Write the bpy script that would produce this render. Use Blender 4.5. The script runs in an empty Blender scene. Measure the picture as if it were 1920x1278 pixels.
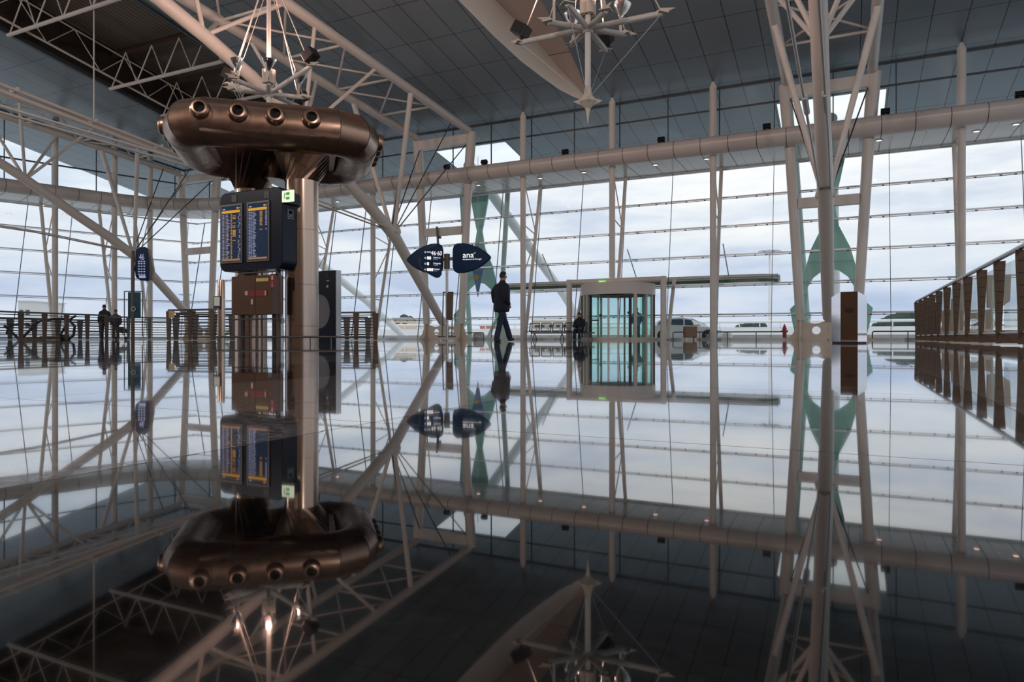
import bpy, bmesh, math, random
from math import sin, cos, pi, radians, sqrt, atan2
from mathutils import Vector, Matrix, Euler
random.seed(7)
scn = bpy.context.scene
COL = scn.collection
V = Vector

# ---------------------------------------------------------------- camera
F = 1290.0            # focal length in pixels of the 1920 wide frame
HZ = 633.0            # horizon row
CH = 0.10             # camera height
YAW = radians(25.9)
SY, CY = sin(YAW), cos(YAW)
cam_d = bpy.data.cameras.new('camera')
cam = bpy.data.objects.new('camera', cam_d); COL.objects.link(cam)
cam.location = (0, 0, CH); cam.rotation_euler = (pi/2, 0, YAW)
cam_d.sensor_width = 36; cam_d.lens = 36*F/1920
cam_d.shift_y = -(639-HZ)/1920
cam_d.clip_start = 0.02; cam_d.clip_end = 3000
scn.camera = cam

# ---------------------------------------------------------------- view + sky
scn.view_settings.view_transform = 'Standard'
scn.view_settings.look = 'None'
scn.view_settings.exposure = 0.0
scn.view_settings.gamma = 1.0
scn.view_settings.use_curve_mapping = False
world = bpy.data.worlds.new('overcast_sky'); scn.world = world
world.use_nodes = True
nt = world.node_tree; nt.nodes.clear()
def N(t, **k):
    n = nt.nodes.new(t)
    for a, b in k.items(): setattr(n, a, b)
    return n
def ramp(node, stops):
    cr = node.color_ramp
    while len(cr.elements) > 1: cr.elements.remove(cr.elements[-1])
    cr.elements[0].position = stops[0][0]; cr.elements[0].color = tuple(stops[0][1])+(1,)
    for p, c in stops[1:]:
        e = cr.elements.new(p); e.color = tuple(c)+(1,)
tc = N('ShaderNodeTexCoord'); sep = N('ShaderNodeSeparateXYZ')
nt.links.new(tc.outputs['Generated'], sep.inputs[0])
rg = N('ShaderNodeValToRGB')
ramp(rg, [(0.0, (.30, .32, .35)), (.495, (.40, .43, .48)), (.503, (.70, .77, .90)), (.525, (.64, .72, .88)),
          (.555, (.78, .84, .94)), (.60, (.96, .98, 1.02)), (.8, (1.1, 1.13, 1.18)), (1.0, (1.2, 1.22, 1.28))])
ma = N('ShaderNodeMath', operation='MULTIPLY_ADD'); ma.inputs[1].default_value = .5; ma.inputs[2].default_value = .5
nt.links.new(sep.outputs['Z'], ma.inputs[0]); nt.links.new(ma.outputs[0], rg.inputs[0])
mp = N('ShaderNodeMapping'); mp.inputs['Scale'].default_value = (1.6, 1.6, 7.5)
nt.links.new(tc.outputs['Generated'], mp.inputs[0])
no = N('ShaderNodeTexNoise'); no.inputs['Scale'].default_value = 2.6; no.inputs['Detail'].default_value = 7; no.inputs['Roughness'].default_value = .55
nt.links.new(mp.outputs[0], no.inputs['Vector'])
cr = N('ShaderNodeValToRGB'); ramp(cr, [(.36, (.78, .82, .90)), (.5, (1, 1, 1)), (.66, (1.18, 1.12, 1.04))])
nt.links.new(no.outputs['Fac'], cr.inputs[0])
mx = N('ShaderNodeMix', data_type='RGBA', blend_type='MULTIPLY'); mx.inputs[0].default_value = 1
nt.links.new(rg.outputs[0], mx.inputs[6]); nt.links.new(cr.outputs[0], mx.inputs[7])
bg = N('ShaderNodeBackground'); bg.inputs[1].default_value = 1.0
nt.links.new(mx.outputs[2], bg.inputs[0])
wo = N('ShaderNodeOutputWorld'); nt.links.new(bg.outputs[0], wo.inputs[0])

# ---------------------------------------------------------------- unseen fill lights added behind the camera, standing in for the hall's lamps
def lamp(name, loc, power, col, rad):
    l = bpy.data.lights.new(name, 'POINT'); l.energy = power; l.color = col; l.shadow_soft_size = rad
    o = bpy.data.objects.new(name, l); COL.objects.link(o); o.location = loc; return o
for hx in (-40, -24, -8, 8):
    lamp('hall_fill_light', (hx, -3.5, 9.0), 2150, (1, .88, .80), .6)

# ---------------------------------------------------------------- projection helpers: a pixel and one known plane give a point
def rdir(px, py):
    t = (px-960)/F; e = (HZ-py)/F
    return V((t*CY - SY, t*SY + CY, e))
def atD(px, py, d): return V((0, 0, CH)) + rdir(px, py)*d
def atX(px, py, x): r = rdir(px, py); return V((0, 0, CH)) + r*(x/r.x)
def atY(px, py, y): r = rdir(px, py); return V((0, 0, CH)) + r*(y/r.y)
def atZ(px, py, z): r = rdir(px, py); return V((0, 0, CH)) + r*((z-CH)/r.z)
def depth(p): return -p[0]*SY + p[1]*CY

# ---------------------------------------------------------------- materials
def mat(name, col, rough=.5, metal=0.0, ior=None, emit=None, estr=1.0, noise=0.0, nscale=8, bump=0.0, coat=0, spec=None, aniso=0):
    m = bpy.data.materials.new(name); m.use_nodes = True
    t = m.node_tree; b = t.nodes['Principled BSDF']
    b.inputs['Base Color'].default_value = (*col, 1); b.inputs['Roughness'].default_value = rough
    b.inputs['Metallic'].default_value = metal
    if ior: b.inputs['IOR'].default_value = ior
    if coat: b.inputs['Coat Weight'].default_value = coat
    if spec is not None: b.inputs['Specular IOR Level'].default_value = spec
    if aniso: b.inputs['Anisotropic'].default_value = aniso
    if emit: b.inputs['Emission Color'].default_value = (*emit, 1); b.inputs['Emission Strength'].default_value = estr
    tc = t.nodes.new('ShaderNodeTexCoord')
    n = t.nodes.new('ShaderNodeTexNoise'); n.inputs['Scale'].default_value = nscale; n.inputs['Detail'].default_value = 5
    t.links.new(tc.outputs['Object'], n.inputs['Vector'])
    if noise:
        x = t.nodes.new('ShaderNodeMix'); x.data_type = 'RGBA'
        x.inputs[6].default_value = (*[c*(1-noise) for c in col], 1); x.inputs[7].default_value = (*[min(1, c*(1+noise)) for c in col], 1)
        t.links.new(n.outputs['Fac'], x.inputs[0]); t.links.new(x.outputs[2], b.inputs['Base Color'])
    if bump:
        bm_ = t.nodes.new('ShaderNodeBump'); bm_.inputs['Strength'].default_value = bump; bm_.inputs['Distance'].default_value = .01
        t.links.new(n.outputs['Fac'], bm_.inputs['Height']); t.links.new(bm_.outputs[0], b.inputs['Normal'])
    return m
M = {}
M['steel'] = mat('painted_steel', (.67, .63, .59), .38, noise=.04, nscale=2)
M['steel_out'] = mat('painted_steel_outdoors', (.66, .70, .70), .45, noise=.04, nscale=2)
M['plate'] = mat('painted_plate', (.62, .54, .46), .4, noise=.05, nscale=3)
M['teal'] = mat('teal_plate', (.36, .68, .60), .5, noise=.08, nscale=1.5)
M['teal2'] = mat('pale_teal_tube', (.50, .66, .62), .5, noise=.05, nscale=2)
M['fascia'] = mat('fascia_panel', (.62, .57, .54), .32, noise=.03, nscale=.7)
M['soffit'] = mat('soffit_panel', (.66, .66, .64), .16, noise=.03, nscale=.7)
M['seam'] = mat('dark_seam', (.02, .02, .022), .7, noise=.1)
M['alu'] = mat('aluminium', (.50, .55, .60), .35, .7, noise=.05, nscale=4)
M['dark_alu'] = mat('dark_aluminium', (.07, .085, .10), .4, .4, noise=.08, nscale=4)
M['black'] = mat('black_plastic', (.012, .012, .014), .35, noise=.2, nscale=6)
M['black_metal'] = mat('black_metal', (.02, .02, .022), .4, .3, noise=.2, nscale=6)
M['navy'] = mat('navy_panel', (.006, .010, .022), .25, noise=.15, spec=.2, nscale=2)
M['navy_sign'] = mat('navy_sign', (.004, .026, .075), .3, noise=.15, spec=.12, nscale=2)
M['teal_sign'] = mat('dark_teal_sign', (.01, .06, .09), .25, noise=.15, nscale=2)
M['bronze'] = mat('bronze_panel', (.20, .115, .07), .28, .75, noise=.12, nscale=5)
M['bronze2'] = mat('bronze_dark_panel', (.095, .062, .045), .42, .3, noise=.12, nscale=5)
M['rail'] = mat('stainless_rail', (.42, .42, .43), .28, .9, noise=.05, nscale=5)
M['rail_dark'] = mat('dull_steel', (.10, .098, .095), .4, .6, noise=.1, nscale=5)
M['white'] = mat('white_paint', (.75, .76, .76), .5, noise=.04, nscale=3)
M['concrete'] = mat('concrete', (.45, .45, .44), .85, noise=.12, nscale=2)
M['asphalt'] = mat('asphalt', (.52, .54, .56), .9, noise=.15, nscale=3)
M['foliage'] = mat('foliage', (.035, .06, .055), .9, noise=.5, nscale=2, bump=.4)
M['sand'] = mat('sand_render', (.62, .50, .36), .8, noise=.06, nscale=.4)
M['pale'] = mat('pale_render', (.62, .62, .60), .8, noise=.06, nscale=.4)
M['pink'] = mat('pink_render', (.62, .24, .24), .8, noise=.08, nscale=.4)
M['winglass'] = mat('dark_window', (.05, .08, .10), .1, noise=.1)
M['red'] = mat('red_paint', (.35, .015, .02), .4, noise=.12)
M['redsign'] = mat('dark_red_sign', (.16, .012, .012), .35, noise=.12)
M['pinkish'] = mat('faded_label', (.45, .30, .28), .5, noise=.1)
M['yellow'] = mat('yellow_label', (.45, .38, .12), .5, noise=.1)
M['skin'] = mat('skin', (.42, .26, .19), .55, noise=.08)
M['hair'] = mat('dark_hair', (.02, .016, .014), .6, noise=.3, nscale=40)
M['jacket'] = mat('dark_jacket', (.010, .014, .028), .8, noise=.3, nscale=10)
M['jeans'] = mat('dark_trousers', (.012, .022, .05), .85, noise=.3, nscale=14)
M['shoe'] = mat('black_shoe', (.01, .01, .012), .4, noise=.2)
M['coat_grey'] = mat('grey_coat', (.07, .07, .085), .85, noise=.2, nscale=10)
M['coat_blue'] = mat('blue_grey_coat', (.09, .14, .21), .85, noise=.2, nscale=10)
M['car'] = mat('silver_white_car_paint', (.62, .66, .66), .18, .1, noise=.02, coat=.6)
M['tyre'] = mat('tyre_rubber', (.015, .015, .015), .8, noise=.2)
M['brown'] = mat('brown_board', (.24, .15, .10), .6, noise=.12)
M['brown_flat'] = mat('brown_lacquer', (.085, .045, .028), .3, .3, noise=.15, nscale=4)
M['grey_print'] = mat('grey_print', (.075, .075, .095), .5, noise=.1)
M['greygreen'] = mat('dim_green_print', (.10, .17, .05), .5, noise=.1)
M['paleprint'] = mat('pale_print', (.30, .32, .36), .5, noise=.1)
M['recess'] = mat('recess_white', (.80, .80, .77), .25, noise=.03, nscale=.8)
M['trench'] = mat('dark_wall_panel', (.035, .026, .024), .5, noise=.1, nscale=1)
M['canopy_glass'] = mat('green_glass_edge', (.05, .12, .10), .15, noise=.1)
def emi(name, col, s, n=0.0):
    return mat(name, (.012, .012, .012), .5, emit=col, estr=s, noise=.05, spec=.08)
M['e_white'] = emi('lit_lettering', (1, .97, .95), 1.1)
M['e_bulb'] = emi('lamp_bulb', (1, .72, .5), 7)
M['e_down'] = emi('downlight_glow', (1, .62, .50), 3.2)
M['e_green'] = emi('lit_green', (.05, .42, .06), .8)
M['e_green2'] = emi('lit_bright_green', (.25, .75, .12), .9)
M['e_cream'] = emi('lit_cream', (.95, 1, .75), .95)
M['e_screen'] = emi('screen_blue', (.004, .014, .04), 1)
M['e_amber'] = emi('screen_amber', (.85, .42, .05), .75)
M['e_lilac'] = emi('screen_lilac', (.55, .58, .85), .6)
M['e_orange'] = emi('screen_orange', (.55, .28, .12), .55)

def wood_rows(name, col, spacing):
    pass
# brushed metal (vertical streaks)
def brushed(name, col, rough, scale):
    m = mat(name, col, rough, 1.0)
    t = m.node_tree; b = t.nodes['Principled BSDF']
    tc = t.nodes.new('ShaderNodeTexCoord'); mp = t.nodes.new('ShaderNodeMapping'); mp.inputs['Scale'].default_value = scale
    n = t.nodes.new('ShaderNodeTexNoise'); n.inputs['Scale'].default_value = 6; n.inputs['Detail'].default_value = 6
    t.links.new(tc.outputs['Object'], mp.inputs[0]); t.links.new(mp.outputs[0], n.inputs['Vector'])
    mr = t.nodes.new('ShaderNodeMapRange'); mr.inputs[3].default_value = rough*.6; mr.inputs[4].default_value = rough*1.5
    t.links.new(n.outputs['Fac'], mr.inputs[0]); t.links.new(mr.outputs[0], b.inputs['Roughness'])
    bp = t.nodes.new('ShaderNodeBump'); bp.inputs['Strength'].default_value = .08; bp.inputs['Distance'].default_value = .01
    t.links.new(n.outputs['Fac'], bp.inputs['Height']); t.links.new(bp.outputs[0], b.inputs['Normal'])
    return m
M['brushed'] = brushed('brushed_stainless', (.38, .29, .235), .18, (1, 1, .02))
M['duct'] = brushed('spun_duct_metal', (.36, .225, .168), .30, (1, 1, 1))
M['mirror'] = mat('polished_reflector', (.85, .80, .78), .08, 1.0, noise=.02)

# grid seams helper for flat panel materials (object coordinates)
def panel_mat(name, col, pitch, off, wid, rough, metal=0.0, seam=(.012, .012, .014), vary=.05, spec=.5):
    m = mat(name, col, rough, metal)
    t = m.node_tree; b = t.nodes['Principled BSDF']; L = t.links.new
    b.inputs['Specular IOR Level'].default_value = spec
    tc = t.nodes.new('ShaderNodeTexCoord'); sp = t.nodes.new('ShaderNodeSeparateXYZ'); L(tc.outputs['Object'], sp.inputs[0])
    masks = []; ids = []
    for ax in (0, 1):
        a = t.nodes.new('ShaderNodeMath'); a.operation = 'ADD'; a.inputs[1].default_value = -off[ax]; L(sp.outputs[ax], a.inputs[0])
        d = t.nodes.new('ShaderNodeMath'); d.operation = 'DIVIDE'; d.inputs[1].default_value = pitch[ax]; L(a.outputs[0], d.inputs[0])
        fl = t.nodes.new('ShaderNodeMath'); fl.operation = 'FLOOR'; L(d.outputs[0], fl.inputs[0]); ids.append(fl)
        fr = t.nodes.new('ShaderNodeMath'); fr.operation = 'FRACT'; L(d.outputs[0], fr.inputs[0])
        pp = t.nodes.new('ShaderNodeMath'); pp.operation = 'PINGPONG'; pp.inputs[1].default_value = .5; L(fr.outputs[0], pp.inputs[0])
        lt = t.nodes.new('ShaderNodeMath'); lt.operation = 'LESS_THAN'; lt.inputs[1].default_value = wid[ax]/pitch[ax]/2; L(pp.outputs[0], lt.inputs[0]); masks.append(lt)
    mxm = t.nodes.new('ShaderNodeMath'); mxm.operation = 'MAXIMUM'; L(masks[0].outputs[0], mxm.inputs[0]); L(masks[1].outputs[0], mxm.inputs[1])
    cb = t.nodes.new('ShaderNodeCombineXYZ'); L(ids[0].outputs[0], cb.inputs[0]); L(ids[1].outputs[0], cb.inputs[1])
    wn = t.nodes.new('ShaderNodeTexWhiteNoise'); wn.noise_dimensions = '3D'; L(cb.outputs[0], wn.inputs['Vector'])
    x = t.nodes.new('ShaderNodeMix'); x.data_type = 'RGBA'
    x.inputs[6].default_value = (*[c*(1-vary) for c in col], 1); x.inputs[7].default_value = (*[c*(1+vary) for c in col], 1)
    L(wn.outputs['Value'], x.inputs[0])
    y = t.nodes.new('ShaderNodeMix'); y.data_type = 'RGBA'; y.inputs[7].default_value = (*seam, 1)
    L(mxm.outputs[0], y.inputs[0]); L(x.outputs[2], y.inputs[6]); L(y.outputs[2], b.inputs['Base Color'])
    m['_'] = 0
    return m, (b, x, y, mxm, wn, tc, sp)
BAY = 4.775; X0 = -15.0            # column bays along the glazed front
M['ceiling'], _ = panel_mat('ceiling_panel', (.19, .235, .27), (BAY/4, 2.4), (X0, 32.46), (.035, .03), .30, .1, vary=.05)
M['soffit'], _ = panel_mat('soffit_panel', (.62, .62, .60), (BAY/4, 50), (X0, 5), (.02, .02), .2, vary=.02)
M['recess_top'], _ = panel_mat('recess_top_panel', (.52, .46, .43), (40, 4.2), (X0, 30), (.02, .03), .45, vary=.03)
M['deck'], _ = panel_mat('corrugated_deck', (.21, .17, .14), (.28, 60), (0, 0), (.06, .01), .6, seam=(.07, .055, .045), vary=.03)
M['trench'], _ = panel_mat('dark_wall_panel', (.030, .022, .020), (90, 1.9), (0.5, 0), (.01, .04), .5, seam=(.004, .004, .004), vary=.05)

# polished granite floor
def floor_material():
    m, (b, x, y, mask, wn, tc, sp) = panel_mat('polished_granite', (.012, .011, .012), (.713, .745), (-.504, .660), (.0035, .0035), .03, seam=(.008, .008, .01), vary=.35)
    t = m.node_tree; L = t.links.new
    b.inputs['IOR'].default_value = 1.5; b.inputs['Coat Weight'].default_value = .6; b.inputs['Coat IOR'].default_value = 1.5; b.inputs['Coat Roughness'].default_value = .012; b.inputs['Specular Tint'].default_value = (.80, .92, 1, 1)
    n = t.nodes.new('ShaderNodeTexNoise'); n.inputs['Scale'].default_value = 95; n.inputs['Detail'].default_value = 6; n.inputs['Roughness'].default_value = .75
    L(tc.outputs['Object'], n.inputs['Vector'])
    r = t.nodes.new('ShaderNodeValToRGB'); ramp(r, [(.40, (.30, .28, .30)), (.55, (1, 1, 1)), (.68, (2.4, 2.2, 2.3))])
    L(n.outputs['Fac'], r.inputs[0])
    mm = t.nodes.new('ShaderNodeMix'); mm.data_type = 'RGBA'; mm.blend_type = 'MULTIPLY'; mm.inputs[0].default_value = 1
    L(y.outputs[2], mm.inputs[6]); L(r.outputs[0], mm.inputs[7]); L(mm.outputs[2], b.inputs['Base Color'])
    # alternating darker and lighter tile rows
    fl0 = [q for q in t.nodes if q.type == 'MATH' and q.operation == 'FLOOR'][0]
    pm = t.nodes.new('ShaderNodeMath'); pm.operation = 'PINGPONG'; pm.inputs[1].default_value = 1; L(fl0.outputs[0], pm.inputs[0])
    tr_ = t.nodes.new('ShaderNodeMix'); tr_.data_type = 'RGBA'; tr_.inputs[6].default_value = (.0035, .0032, .0035, 1); tr_.inputs[7].default_value = (.15, .135, .13, 1)
    L(pm.outputs[0], tr_.inputs[0]); L(tr_.outputs[2], y.inputs[6])
    # worn patches change the gloss
    n2 = t.nodes.new('ShaderNodeTexNoise'); n2.inputs['Scale'].default_value = 5; n2.inputs['Detail'].default_value = 6; L(tc.outputs['Object'], n2.inputs['Vector'])
    mr = t.nodes.new('ShaderNodeMapRange'); mr.inputs[1].default_value = .35; mr.inputs[2].default_value = .7; mr.inputs[3].default_value = .015; mr.inputs[4].default_value = .06
    L(n2.outputs['Fac'], mr.inputs[0])
    md = t.nodes.new('ShaderNodeMath'); md.operation = 'MULTIPLY_ADD'; md.inputs[1].default_value = .02; L(wn.outputs['Value'], md.inputs[0]); L(mr.outputs[0], md.inputs[2])
    mj = t.nodes.new('ShaderNodeMath'); mj.operation = 'MULTIPLY_ADD'; mj.inputs[1].default_value = .5; L(mask.outputs[0], mj.inputs[0]); L(md.outputs[0], mj.inputs[2])
    L(mj.outputs[0], b.inputs['Roughness'])
    n3 = t.nodes.new('ShaderNodeTexNoise'); n3.inputs['Scale'].default_value = 1.3; n3.inputs['Detail'].default_value = 3; L(tc.outputs['Object'], n3.inputs['Vector'])
    bp = t.nodes.new('ShaderNodeBump'); bp.inputs['Strength'].default_value = .006; bp.inputs['Distance'].default_value = .02
    L(n3.outputs['Fac'], bp.inputs['Height']); L(bp.outputs[0], b.inputs['Normal'])
    return m
M['floor'] = floor_material()

def glass_mat(name, tint, ior=1.5, rough=.0):
    m = bpy.data.materials.new(name); m.use_nodes = True; t = m.node_tree; t.nodes.clear()
    tr = t.nodes.new('ShaderNodeBsdfTransparent'); tr.inputs[0].default_value = (*tint, 1)
    gl = t.nodes.new('ShaderNodeBsdfGlossy'); gl.inputs['Roughness'].default_value = rough
    lw = t.nodes.new('ShaderNodeLayerWeight'); pw = t.nodes.new('ShaderNodeMath'); pw.operation = 'POWER'; pw.inputs[1].default_value = 4.5
    fr = t.nodes.new('ShaderNodeMath'); fr.operation = 'MULTIPLY_ADD'; fr.inputs[1].default_value = .75; fr.inputs[2].default_value = ((ior-1)/(ior+1))**2
    t.links.new(lw.outputs['Facing'], pw.inputs[0]); t.links.new(pw.outputs[0], fr.inputs[0])
    mx = t.nodes.new('ShaderNodeMixShader'); o = t.nodes.new('ShaderNodeOutputMaterial')
    t.links.new(fr.outputs[0], mx.inputs[0]); t.links.new(tr.outputs[0], mx.inputs[1]); t.links.new(gl.outputs[0], mx.inputs[2])
    t.links.new(mx.outputs[0], o.inputs[0]); return m
M['glass'] = glass_mat('clear_glazing', (.95, .98, .98), 1.35)
M['glass_up'] = glass_mat('upper_glazing', (.90, .97, .99), 1.35)
M['glass_green'] = glass_mat('green_tinted_glass', (.80, .93, .90), 1.4)
M['glass_rail'] = glass_mat('balustrade_glass', (.85, .92, .92), 1.4)

# ---------------------------------------------------------------- mesh builder
class MB:
    def __init__(s): s.v = []; s.f = []; s.m = []; s.sm = []
    def add(s, vs, fs, mi=0, smooth=False):
        o = len(s.v); s.v += [V(p) for p in vs]
        for f in fs: s.f.append([i+o for i in f]); s.m.append(mi); s.sm.append(smooth)
        return s
    def box(s, c, size, mi=0, rz=0.0, rot=None):
        R = rot if rot is not None else Matrix.Rotation(rz, 3, 'Z')
        hx, hy, hz = [a/2 for a in size]; c = V(c)
        vs = [c + R @ V((x, y, z)) for x in (-hx, hx) for y in (-hy, hy) for z in (-hz, hz)]
        return s.add(vs, [(0, 1, 3, 2), (4, 6, 7, 5), (0, 4, 5, 1), (2, 3, 7, 6), (0, 2, 6, 4), (1, 5, 7, 3)], mi)
    def bar(s, a, b, w, h, mi=0, up=V((0, 0, 1))):
        a = V(a); b = V(b); d = (b-a); L = d.length; d.normalize()
        x = d.cross(up)
        if x.length < 1e-4: x = d.cross(V((0, 1, 0)))
        x.normalize(); z = x.cross(d)
        vs = []
        for p in (a, b):
            for sx, sz in ((-1, -1), (1, -1), (1, 1), (-1, 1)): vs.append(p + x*sx*w/2 + z*sz*h/2)
        return s.add(vs, [(0, 3, 2, 1), (4, 5, 6, 7), (0, 1, 5, 4), (1, 2, 6, 5), (2, 3, 7, 6), (3, 0, 4, 7)], mi)
    def tube(s, pts, r, n=10, mi=0, cap=True):
        pts = [V(p) for p in pts]; rs = r if isinstance(r, (list, tuple)) else [r]*len(pts)
        vs = []; fs = []; prev = None
        for i, p in enumerate(pts):
            if i == 0: d = pts[1]-p
            elif i == len(pts)-1: d = p-pts[i-1]
            else: d = (pts[i+1]-p).normalized() + (p-pts[i-1]).normalized()
            d.normalize()
            if prev is None:
                x = d.cross(V((0, 0, 1)))
                if x.length < 1e-3: x = V((1, 0, 0))
            else: x = prev - d*prev.dot(d)
            x.normalize(); prev = x; y = d.cross(x)
            k = 1.0
            if 0 < i < len(pts)-1:
                cc = (pts[i+1]-p).normalized().dot((p-pts[i-1]).normalized()); k = 1/max(.5, sqrt((1+cc)/2))
            for j in range(n):
                a = 2*pi*j/n; vs.append(p + x*cos(a)*rs[i] + y*sin(a)*rs[i]*1.0)
        for i in range(len(pts)-1):
            for j in range(n):
                fs.append((i*n+j, i*n+(j+1) % n, (i+1)*n+(j+1) % n, (i+1)*n+j))
        s.add(vs, fs, mi, True)
        if cap:
            s.add([vs[j] for j in range(n)], [tuple(range(n-1, -1, -1))], mi)
            s.add([vs[(len(pts)-1)*n+j] for j in range(n)], [tuple(range(n))], mi)
        return s
    def lathe(s, prof, n=24, mi=0, c=(0, 0, 0), axis=None, smooth=True):
        # prof: (radius, height)
        c = V(c); q = Matrix.Identity(3)
        if axis is not None: q = V((0, 0, 1)).rotation_difference(V(axis).normalized()).to_matrix()
        vs = []; fs = []
        for (r, z) in prof:
            for j in range(n):
                a = 2*pi*j/n; vs.append(c + q @ V((r*cos(a), r*sin(a), z)))
        for i in range(len(prof)-1):
            for j in range(n): fs.append((i*n+j, i*n+(j+1) % n, (i+1)*n+(j+1) % n, (i+1)*n+j))
        s.add(vs, fs, mi, smooth)
        if prof[0][0] > 1e-4: s.add(vs[:n], [tuple(range(n-1, -1, -1))], mi)
        if prof[-1][0] > 1e-4: s.add(vs[-n:], [tuple(range(n))], mi)
        return s
    def prism(s, poly, fn, t0, t1, mi=0, mi2=None):
        # poly of 2D points (a,b); fn(a,b,t)->3D ; extruded t0..t1
        n = len(poly)
        vs = [fn(a, b, t0) for a, b in poly] + [fn(a, b, t1) for a, b in poly]
        s.add(vs, [tuple(range(n-1, -1, -1))], mi); s.add(vs, [tuple(range(n, 2*n))], mi)
        s.add(vs, [(i, (i+1) % n, n+(i+1) % n, n+i) for i in range(n)], mi if mi2 is None else mi2)
        return s
    def ring_plate(s, outer, inner, fn, t0, t1, mi=0):
        # plate with one hole: outer and inner loops share count
        n = len(outer)
        A = [fn(a, b, t0) for a, b in outer]; B = [fn(a, b, t0) for a, b in inner]
        C_ = [fn(a, b, t1) for a, b in outer]; D = [fn(a, b, t1) for a, b in inner]
        vs = A+B+C_+D; fs = []
        for i in range(n):
            j = (i+1) % n
            fs += [(i, j, n+j, n+i), (2*n+j, 2*n+i, 3*n+i, 3*n+j), (i, 2*n+i, 2*n+j, j), (n+j, 3*n+j, 3*n+i, n+i)]
        return s.add(vs, fs, mi)
    def build(s, name, mats, parent=None, org=None, bevel=0, kind=None, label=None):
        if not isinstance(mats, (list, tuple)): mats = [mats]
        o0 = V((0, 0, 0))
        if parent is not None: o0 = V(parent.get('_o', (0, 0, 0)))
        elif org is not None: o0 = V(org)
        me = bpy.data.meshes.new(name)
        me.from_pydata([tuple(p-o0) for p in s.v], [], s.f)
        for mm in mats: me.materials.append(M[mm] if isinstance(mm, str) else mm)
        me.polygons.foreach_set('material_index', s.m); me.polygons.foreach_set('use_smooth', s.sm)
        bm = bmesh.new(); bm.from_mesh(me); bmesh.ops.remove_doubles(bm, verts=bm.verts, dist=1e-5)
        bmesh.ops.recalc_face_normals(bm, faces=bm.faces); bm.to_mesh(me); bm.free()
        me.set_sharp_from_angle(angle=radians(24)) if any(s.sm) else None
        me.update()
        ob = bpy.data.objects.new(name, me); COL.objects.link(ob)
        if parent is not None: ob.parent = parent
        else: ob.location = o0
        ob['_o'] = tuple(o0)
        if bevel:
            b = ob.modifiers.new('bevel', 'BEVEL'); b.width = bevel; b.segments = 2; b.limit_method = 'ANGLE'; b.angle_limit = radians(40)
        if kind: ob['kind'] = kind
        if label: ob['label'] = label
        return ob
def tag(o, label, cat, group=None, kind=None):
    o['label'] = label; o['category'] = cat
    if group: o['group'] = group
    if kind: o['kind'] = kind
    return o
def thing(name, label, cat, loc=(0, 0, 0), group=None, local=False):
    """Empty at the base of the thing. local=True: parts are modelled around the origin, then moved."""
    o = bpy.data.objects.new(name, None); COL.objects.link(o); o.location = loc
    o.empty_display_size = .2
    o['_o'] = (0, 0, 0) if local else tuple(loc)
    return tag(o, label, cat, group)
def dup(root, loc, rz=None, label=None, mats=None):
    def cp(o, par):
        c = o.copy(); COL.objects.link(c)
        if par is not None: c.parent = par
        for ch in [k for k in bpy.data.objects if k.parent == o]: cp(ch, c)
        return c
    r = cp(root, None); r.location = loc
    if rz is not None: r.rotation_euler = (0, 0, rz)
    if label: r['label'] = label
    return r
def struct(o): o['kind'] = 'structure'; return o
def text_obj(name, s, size, matn, parent, loc, rot, ext=.002, align='LEFT', sx=1.0):
    cu = bpy.data.curves.new(name, 'FONT'); cu.body = s; cu.size = size; cu.extrude = ext; cu.align_x = align; cu.space_character = 1.0
    t = bpy.data.objects.new(name+'_tmp', cu); COL.objects.link(t)
    dg = bpy.context.evaluated_depsgraph_get(); me = bpy.data.meshes.new_from_object(t.evaluated_get(dg))
    bpy.data.objects.remove(t)
    me.materials.clear(); me.materials.append(M[matn])
    ob = bpy.data.objects.new(name, me); COL.objects.link(ob)
    ob.parent = parent; ob.location = V(loc) - V(parent.get('_o', (0, 0, 0))); ob.rotation_euler = rot; ob.scale = (sx, 1, 1)
    return ob
def spot(name, loc, target, power, col, size, blend=.5, rad=.1):
    l = bpy.data.lights.new(name, 'SPOT'); l.energy = power; l.color = col; l.spot_size = size; l.spot_blend = blend; l.shadow_soft_size = rad
    o = bpy.data.objects.new(name, l); COL.objects.link(o); o.location = loc
    o.rotation_euler = (V(target)-V(loc)).to_track_quat('-Z', 'Y').to_euler(); return o

# ================================================================ STRUCTURE
GY0, GY1, SOF = 33.2, 34.7, 8.35          # glass line at floor / at soffit, soffit height
UGY = 32.9                                # upper glass line
YC = 32.2                                 # column line
FY = 31.3                                 # inner face of the fascia
FT = 9.14
def zc(y): return 11.65 + .18*(32.9-y)    # sloping ceiling
dl = V((.309, .951, 0)); nl = V((-.951, .309, 0))   # left wall direction / outward normal
C0 = V((-41.0, 33.2, 0))
XR = 16.0

# floor
m = MB()
m.add([(-62, -14, 0), (XR+3, -14, 0), (XR+3, GY0, 0), (-41.0, GY0, 0), (-41.0-dl.x*48, GY0-dl.y*48, 0), (-62, -14, 0)][:5], [(0, 1, 2, 3, 4)])
fl = MB(); fl.add([(-56, -12.4, 0), (XR+3, -12.4, 0), (XR+3, GY0+.1, 0), (-41.03, GY0+.1, 0)], [(0, 1, 2, 3)])
struct(fl.build('floor', 'floor'))
# ground outdoors
g = MB(); g.box((-10, 110, -.36), (400, 500, .5)); struct(g.build('ground', 'asphalt'))
g = MB(); g.box((-12, 36.8, -.06), (66, 7.0, .12)); struct(g.build('trim_1', 'concrete'))

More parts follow.
